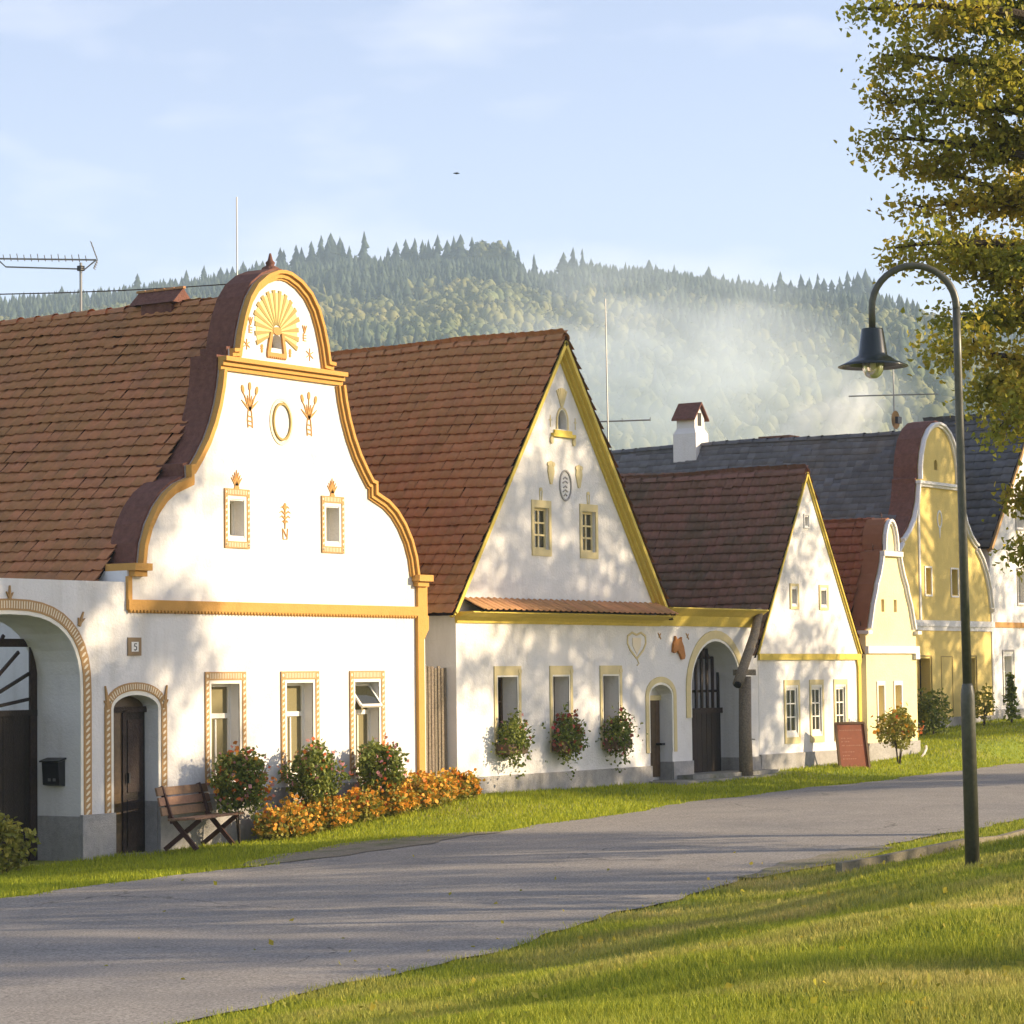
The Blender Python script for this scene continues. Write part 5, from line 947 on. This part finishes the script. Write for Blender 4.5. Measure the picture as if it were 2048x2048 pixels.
# ================================================================== grass
def blades(name, m, n, dlo, dhi, test, h0, h1, w0, power=1.0):
    P = []; got = 0
    d = dlo * (dhi / dlo) ** (rng.random(n * 3) ** power); l = (rng.random(n * 3) * 2 - 1) * 0.205 * d
    x = FWD.x * d + RGT.x * l; y = FWD.y * d + RGT.y * l
    a = np.interp(x, *YN); e = np.interp(x, *YE); wv = 0.10 * np.sin(1.3 * x + _nw[0]) + 0.06 * np.sin(3.1 * x + _nw[1]) + 0.04 * np.sin(6.7 * x + _nw[2]); we = 0.10 * np.sin(1.3 * x + _nw[4]) + 0.06 * np.sin(3.1 * x + _nw[5]) + 0.04 * np.sin(6.7 * x + _nw[6])
    k = test(x, y, a + 0.7 * wv, e + 0.8 * we); x, y, d = x[k][:n], y[k][:n], d[k][:n]; n = len(x)
    z = np.array([G(float(p), float(q)) for p, q in zip(x, y)]) - 0.022; an_ = rng.uniform(0, 6.28, n); patch = 0.75 + 0.5 * (np.sin(0.9 * x + 1.3 * y) * np.sin(1.7 * y - 0.6 * x + 1) * 0.5 + 0.5)
    h = (h0 + (h1 - h0) * rng.random(n) ** 1.6) * patch; w = w0 * (0.7 + 0.6 * rng.random(n)) * np.sqrt(d / 14); lean = rng.normal(0, 0.45, (n, 2)) * h[:, None]
    dx, dy = np.cos(an_) * w / 2, np.sin(an_) * w / 2
    v = np.empty((n, 3, 3)); v[:, 0] = np.stack([x - dx, y - dy, z], 1); v[:, 1] = np.stack([x + dx, y + dy, z], 1); v[:, 2] = np.stack([x + lean[:, 0], y + lean[:, 1], z + h + 0.015], 1)
    o = link(name, arr_mesh(name, v.reshape(-1, 3), np.arange(3 * n).reshape(-1, 3)), m, kind='stuff'); return o
g1 = blades('lawn_grass', M['grass'], 340000, 9.0, 46, lambda x, y, a, e: (y < a + rng.normal(0, 0.07, len(x)) + 0.05 * np.sin(x * 9)) & ~((x > 26.8) & (x < 30.6) & (y > a - 0.12)), 0.022, 0.062, 0.010)
g1['label'] = 'trampled green and straw lawn in the foreground'; g1['category'] = 'grass'
g2 = blades('verge_grass', M['vergegrass'], 150000, 30, 80, lambda x, y, a, e: (y > e - 0.02 + rng.normal(0, 0.08, len(x))) & (y < np.where(x < 54, 25.44, 27.95)) & ~((x > 26.4) & (x < 31.2) & (y < e + 0.55 * np.sin(np.clip((x - 26) / 5.4, 0, 1) * 3.14))) & ~((x > 41.98) & (x < 46.7) & (y > 24.88)) & ~((x > 28.3) & (x < 36.8) & (y > 25.25)), 0.025, 0.07, 0.012)
g2['label'] = 'short sunlit grass verge between the road and the house fronts'; g2['category'] = 'grass'
# fallen leaves on the lawn
n = 700; d = rng.uniform(10, 34, n); l = rng.uniform(-0.15, 0.2, n) * d; x = FWD.x * d + RGT.x * l; y = FWD.y * d + RGT.y * l; k = (y < np.interp(x, *YN) - 0.2) | (rng.random(n) < 0.25) & (y < np.interp(x, *YE)); x, y = x[k], y[k]
z = np.array([G(float(p), float(q)) for p, q in zip(x, y)]) + 0.02
fl = link('fallen_leaves', leaf_mesh('fallen_leaves', np.stack([x, y, z], 1), 0.05, True), M['leaf'], kind='stuff'); fl['label'] = 'scattered dry leaves lying on the lawn'; fl['category'] = 'leaves'

# ================================================================== wooded hills
SKY = ([-900, -331, -222, -168, -135, -100, -80, -37, -4, 9, 18, 29, 62, 94, 127, 150, 175, 230, 330, 900], [154, 162, 171, 177, 182, 188, 190, 188, 189, 183, 181, 184, 181, 177, 173, 171, 152, 120, 80, 40])
def crest(a): return np.interp(a, *SKY) - 11.5
D0, D1 = 430.0, 1200.0
def hill1(a, d):
    t = np.clip((d - D0) / (D1 - D0), 0, 1); p = t * (1.25 - 0.25 * t)
    h = crest(a) * p + (np.sin(a * 0.021 + d * 0.006) * 5 + np.sin(a * 0.05 - d * 0.013 + 1) * 2.2) * np.sin(math.pi * t)
    return h * np.where(d > D1, np.clip(1 - (d - D1) / 900, 0, 1), 1) - 3
def hill2(a, d):
    t = np.clip((d - 1100) / 350, 0, 1); c = np.interp(a, [100, 190, 300, 500, 900, 1400], [60, 184, 186, 184, 180, 100]); return c * t * np.where(d > 1450, np.clip(1 - (d - 1450) / 900, 0, 1), 1) - 3
def hill_mesh(fn, aa, dd_):
    A, D = np.meshgrid(aa, dd_); Z = fn(A, D); X = FWD.x * D + RGT.x * A; Y = FWD.y * D + RGT.y * A; ny_, nx_ = A.shape; id_ = np.arange(nx_ * ny_).reshape(ny_, nx_)
    f = np.stack([id_[:-1, :-1].ravel(), id_[:-1, 1:].ravel(), id_[1:, 1:].ravel(), id_[1:, :-1].ravel()], 1); me = arr_mesh('hill', np.stack([X.ravel(), Y.ravel(), Z.ravel()], 1), f); me.polygons.foreach_set('use_smooth', [True] * len(me.polygons)); return me
link('hill', hill_mesh(hill1, np.linspace(-900, 900, 150), np.linspace(400, 2100, 90)), M['hillsoil'], kind='structure')
link('hill', hill_mesh(hill2, np.linspace(60, 1400, 80), np.linspace(1100, 2400, 60)), M['hillsoil'], kind='structure')
def spruce_tpl(tiers, n, seed):
    r = random.Random(seed); V, F = [], []
    for k in range(tiers):
        f = k / tiers; z0 = 0.08 + 0.86 * f; z1 = min(1.0, z0 + 1.5 / tiers + 0.05); rad = 0.20 * (1 - f) ** 0.85 + 0.012; b = len(V); V.append((0, 0, z1)); off = r.random() * 6
        for j in range(n): a = off + 2 * math.pi * j / n; q = rad * r.uniform(0.4, 1.25); V.append((q * math.cos(a), q * math.sin(a), z0 - 0.03 * r.random()))
        for j in range(n): F.append((b, b + 1 + j, b + 1 + (j + 1) % n))
    return np.array(V), np.array(F)
def broad_tpl(n, seed):
    """a lumpy crown body with loose leaf sprays standing off it"""
    r = np.random.default_rng(seed); import bmesh
    bm = bmesh.new(); bmesh.ops.create_icosphere(bm, subdivisions=2 if n < 300 else 4, radius=1.0); bv = np.array([tuple(q.co) for q in bm.verts]); bm.faces.ensure_lookup_table(); bf = np.array([[q.index for q in f.verts] for f in bm.faces]); bm.free()
    ph = r.uniform(0, 6.28, 4); lum = 1 + 0.22 * np.sin(5 * bv[:, 0] + ph[0]) * np.sin(5 * bv[:, 2] + ph[1]) + 0.16 * np.sin(9 * bv[:, 1] + ph[2]) * np.sin(8 * bv[:, 2] + ph[3]) + r.normal(0, 0.07, len(bv))
    bv = bv * lum[:, None] * np.array([0.24, 0.24, 0.37]) + np.array([0, 0, 0.56])
    d = r.normal(size=(n, 3)); d /= np.linalg.norm(d, axis=1, keepdims=True); c = d * (0.92 + 0.22 * r.random(n))[:, None] * np.array([0.25, 0.25, 0.385]) + np.array([0, 0, 0.56]); V = []
    for k in range(n):
        u = r.normal(size=3); u /= np.linalg.norm(u); w = np.cross(d[k], u); s = r.uniform(0.03, 0.065); V += [c[k] + u * s, c[k] - u * s * 0.6 + w * s, c[k] - u * s * 0.6 - w * s]
    return np.concatenate([bv, np.array(V)]), np.concatenate([bf, np.arange(3 * n).reshape(-1, 3) + len(bv)])
def scatter(n, alo, ahi, dlo, dhi, fn, minang):
    a = rng.uniform(alo, ahi, n); d = np.sqrt(rng.uniform(dlo ** 2, dhi ** 2, n)); z = fn(a, d); k = ((z + 10) / d > minang) & (np.abs(a / d) < 0.215) | (np.abs(a / d) < 0.0); return a[k], d[k], z[k]
def forest(name, m, tpls, a, d, z, hlo, hhi, label, wl=0.9, wh=1.6):
    V, F, b = [], [], 0; which = rng.integers(0, len(tpls), len(a))
    for i, (tv, tf) in enumerate(tpls):
        k = which == i; n = int(k.sum()); h = rng.uniform(hlo, hhi, n); wd = h * rng.uniform(wl, wh, n); th = rng.uniform(0, 6.28, n); mt = np.zeros((n, 3, 4)); mt[:, 0, 0] = wd * np.cos(th); mt[:, 0, 1] = -wd * np.sin(th); mt[:, 1, 0] = wd * np.sin(th); mt[:, 1, 1] = wd * np.cos(th); mt[:, 2, 2] = h
        mt[:, 0, 3] = FWD.x * d[k] + RGT.x * a[k]; mt[:, 1, 3] = FWD.y * d[k] + RGT.y * a[k]; mt[:, 2, 3] = z[k] - 0.5; v, f = merge(tv, tf, mt); V.append(v); F.append(f + b); b += len(v)
    o = link(name, arr_mesh(name, np.concatenate(V), np.concatenate(F)), m, kind='stuff'); o['label'] = label; o['category'] = 'forest'; return o
sp_t = [spruce_tpl(6, 7, s) for s in range(4)]; br_t = [broad_tpl(34, s) for s in range(5)]
a, d, z = scatter(19500, -290, 290, 560, 1203, hill1, 0.078); mixn = np.sin(a * 0.03 + 2) * np.sin(d * 0.011 + a * 0.01) + 0.6 * np.sin(a * 0.09 + d * 0.03) + rng.normal(0, 0.5, len(a)) + np.clip((d - 1010) / 70, -1.0, 3.0)
k = mixn > 0.18; forest('spruce_wood', M['conifer'], sp_t, a[k], d[k], z[k], 9, 16, 'dark spruce wood covering the upper slopes of the misty hill'); forest('mixed_wood', M['broad'], br_t, a[~k], d[~k], z[~k], 7, 11.5, 'pale autumn mixed wood covering the lower slopes of the misty hill', 0.75, 1.15)
a, d, z = scatter(5000, 120, 330, 1250, 1453, hill2, 0.10); forest('far_wood', M['conifer'], sp_t, a, d, z, 9, 13, 'faint wooded ridge behind the hill, seen under the lamp arm')
hv = [spruce_tpl(12 + s, 8, 50 + s) for s in range(6)]; hm = []
for v_, f_ in hv: me = arr_mesh('spruce_crown', v_, f_); me.materials.append(M['conifer']); hm.append(me)
tm_ = None
def crest_spruce(a_, d_, h, v, label, group='spruces along the hill crest'):
    z_ = float(hill1(np.array([a_]), np.array([d_]))[0]); p = at_dl(d_, a_, z_ - 0.5); t = thing('spruce_tree', label, 'tree', p, group); w_ = h * random.uniform(0.95, 1.75); t.scale = (w_, w_, h); t.rotation_euler.z = random.uniform(0, 6.28)
    global tm_
    if tm_ is None: o = MB().tube([(0, 0, 0), (0, 0, 0.9)], [0.016, 0.004], 5).build('trunk', M['bark'], None); tm_ = o.data; o.parent = t
    else: link('trunk', tm_, M['bark'], t)
    link('crown', hm[v % 6], None, t)
def crest_to(a_, ztop, v, label, group='spruces along the hill crest'):
    ztop -= 2.2 if a_ > 38 else (1.5 if a_ < -105 else 0)
    d_ = random.uniform(1188, 1202); crest_spruce(a_, d_, ztop + 0.8 - float(hill1(np.array([a_]), np.array([d_]))[0]), v, label, group)
crest_to(-63, 198, 0, 'tallest free-standing spruce on the crest, clear against the sky right of the ochre gable', None)
crest_to(-78, 198.5, 1, 'tall ragged spruce in the clump just right of the ochre gable finial', None)
crest_to(11, 187, 2, 'lone pointed spruce in the dip of the crest beside a rounded tree', None)
CR = [(-213, 176), (-196, 178), (-178, 177), (-162, 182), (-156, 180), (-148, 181), (-141, 184), (-134, 187), (-130, 184), (-126, 185), (-117, 189), (-110, 187), (-100, 192), (-93, 193), (-86, 194), (-82, 197), (-74, 197), (-70, 193), (-53, 192), (-49, 193), (-45, 195), (-41, 195), (-38, 196), (-35, 194), (-31, 196), (-27, 195), (-24, 196), (-21, 196), (-16, 195), (0, 193), (4, 190), (24, 189), (28, 190), (32, 189), (36, 186), (40, 187), (46, 184), (51, 186), (56, 184), (61, 186), (67, 183), (72, 184), (80, 181), (87, 183), (94, 181), (101, 181), (110, 178), (118, 180), (123, 177), (127, 179), (131, 178), (135, 180), (141, 177), (145, 179), (148, 181), (152, 180), (156, 182), (159, 177)]
for k, (a_, zt_) in enumerate(CR + [(q_[0] + random.uniform(1.2, 3.2), q_[1] - random.uniform(1.5, 5)) for q_ in CR]): crest_to(a_, zt_, k, 'one of the dark pointed spruces in the jagged row along the hill crest')
for a_, h in ((-12, 21), (-5, 20), (-20, 18)):
    z_ = float(hill1(np.array([a_]), np.array([1192.0]))[0]); p = at_dl(1192, a_, z_ - 0.5); t = thing('broadleaf_tree', {-12: 'rounded autumn tree in the middle of the tall clump on the hill crest', -5: 'tallest rounded autumn tree closing the clump on the hill crest at right', -20: 'lower rounded autumn tree at the left of the crest clump'}[a_], 'tree', p); t.scale = (h, h, h)
    link('trunk', tm_, M['bark'], t); v_, f_ = broad_tpl(900, int(h)); link('crown', arr_mesh('broad_crown', v_ * np.array([1.0, 1.0, 1.0]), f_), M['broad'], t)

# ================================================================== smoke and haze
def volume_mat(name, dens, color, scale, lo, hi, stretch=(1, 1, 1), aniso=0.2):
    m = bpy.data.materials.new(name); m.use_nodes = True; t = m.node_tree; t.nodes.clear(); o = t.nodes.new('ShaderNodeOutputMaterial'); v = t.nodes.new('ShaderNodeVolumePrincipled'); v.inputs['Color'].default_value = (*color, 1); v.inputs['Anisotropy'].default_value = aniso
    if scale is None: v.inputs['Density'].default_value = dens
    else:
        c = t.nodes.new('ShaderNodeTexCoord'); mp_ = t.nodes.new('ShaderNodeMapping'); mp_.inputs['Scale'].default_value = stretch; nz_ = t.nodes.new('ShaderNodeTexNoise'); nz_.inputs['Scale'].default_value = scale; nz_.inputs['Detail'].default_value = 4; nz_.inputs['Roughness'].default_value = 0.55; nz_.inputs['Distortion'].default_value = 0.6
        r_ = t.nodes.new('ShaderNodeMapRange'); r_.inputs[1].default_value = lo; r_.inputs[2].default_value = hi
        ln = t.nodes.new('ShaderNodeVectorMath'); ln.operation = 'LENGTH'; fo_ = t.nodes.new('ShaderNodeMapRange'); fo_.inputs[1].default_value = 1.0; fo_.inputs[2].default_value = 0.35; m1_ = t.nodes.new('ShaderNodeMath'); m1_.operation = 'MULTIPLY'; m2_ = t.nodes.new('ShaderNodeMath'); m2_.operation = 'MULTIPLY'; m2_.inputs[1].default_value = dens
        L = t.links.new; L(c.outputs['Object'], mp_.inputs[0]); L(mp_.outputs[0], nz_.inputs['Vector']); L(nz_.outputs[0], r_.inputs[0]); L(c.outputs['Object'], ln.inputs[0]); L(ln.outputs['Value'], fo_.inputs[0]); L(r_.outputs[0], m1_.inputs[0]); L(fo_.outputs[0], m1_.inputs[1]); L(m1_.outputs[0], m2_.inputs[0]); L(m2_.outputs[0], v.inputs['Density'])
    t.links.new(v.outputs[0], o.inputs['Volume']); return m
def smoke(name, d, l, z, rad, m, label, tilt=0.0):
    s_ = MB().lathe((0, 0, 0), [(math.sin(math.pi * k / 10) if 0 < k < 10 else 1e-4, -math.cos(math.pi * k / 10)) for k in range(11)], 20); o = s_.build(name, m, None, kind='stuff'); o.location = at_dl(d, l, z); o.scale = rad; o.rotation_euler = (0, tilt, YAW - math.pi / 2); o['label'] = label; o['category'] = 'smoke'; return o
SM1 = volume_mat('drifting_smoke', 0.11, (0.84, 0.92, 1.0), 1.6, 0.36, 0.75, (1, 1, 1.3)); SM2 = volume_mat('chimney_smoke', 2.6, (0.97, 0.99, 1), 1.7, 0.40, 0.7)
smoke('drifting_smoke', 330, 22, 38, (30, 22, 16), SM1, 'broad veil of chimney smoke drifting across the wooded slope', 0.25)
smoke('chimney_smoke', 78, 9.7, 9.7, (1.0, 0.9, 1.5), SM2, 'dense white smoke puff rising behind the slate roof', 0.3); smoke('chimney_smoke', 78, 8.3, 9.3, (1.5, 0.9, 0.9), SM2, 'thin slanting smoke wisp beside the brick chimney stub', -0.5)
HZ = volume_mat('haze_air', 0.00031, (0.62, 0.80, 1.0), None, 0, 0, aniso=0.0)
lo_, hi_ = min(gx[0], gy[0]) - 50, max(gx[-1], gy[-1]) + 50
MB().box(lo_, hi_, lo_, hi_, -5.5, 222).build('haze', HZ, None, kind='stuff')
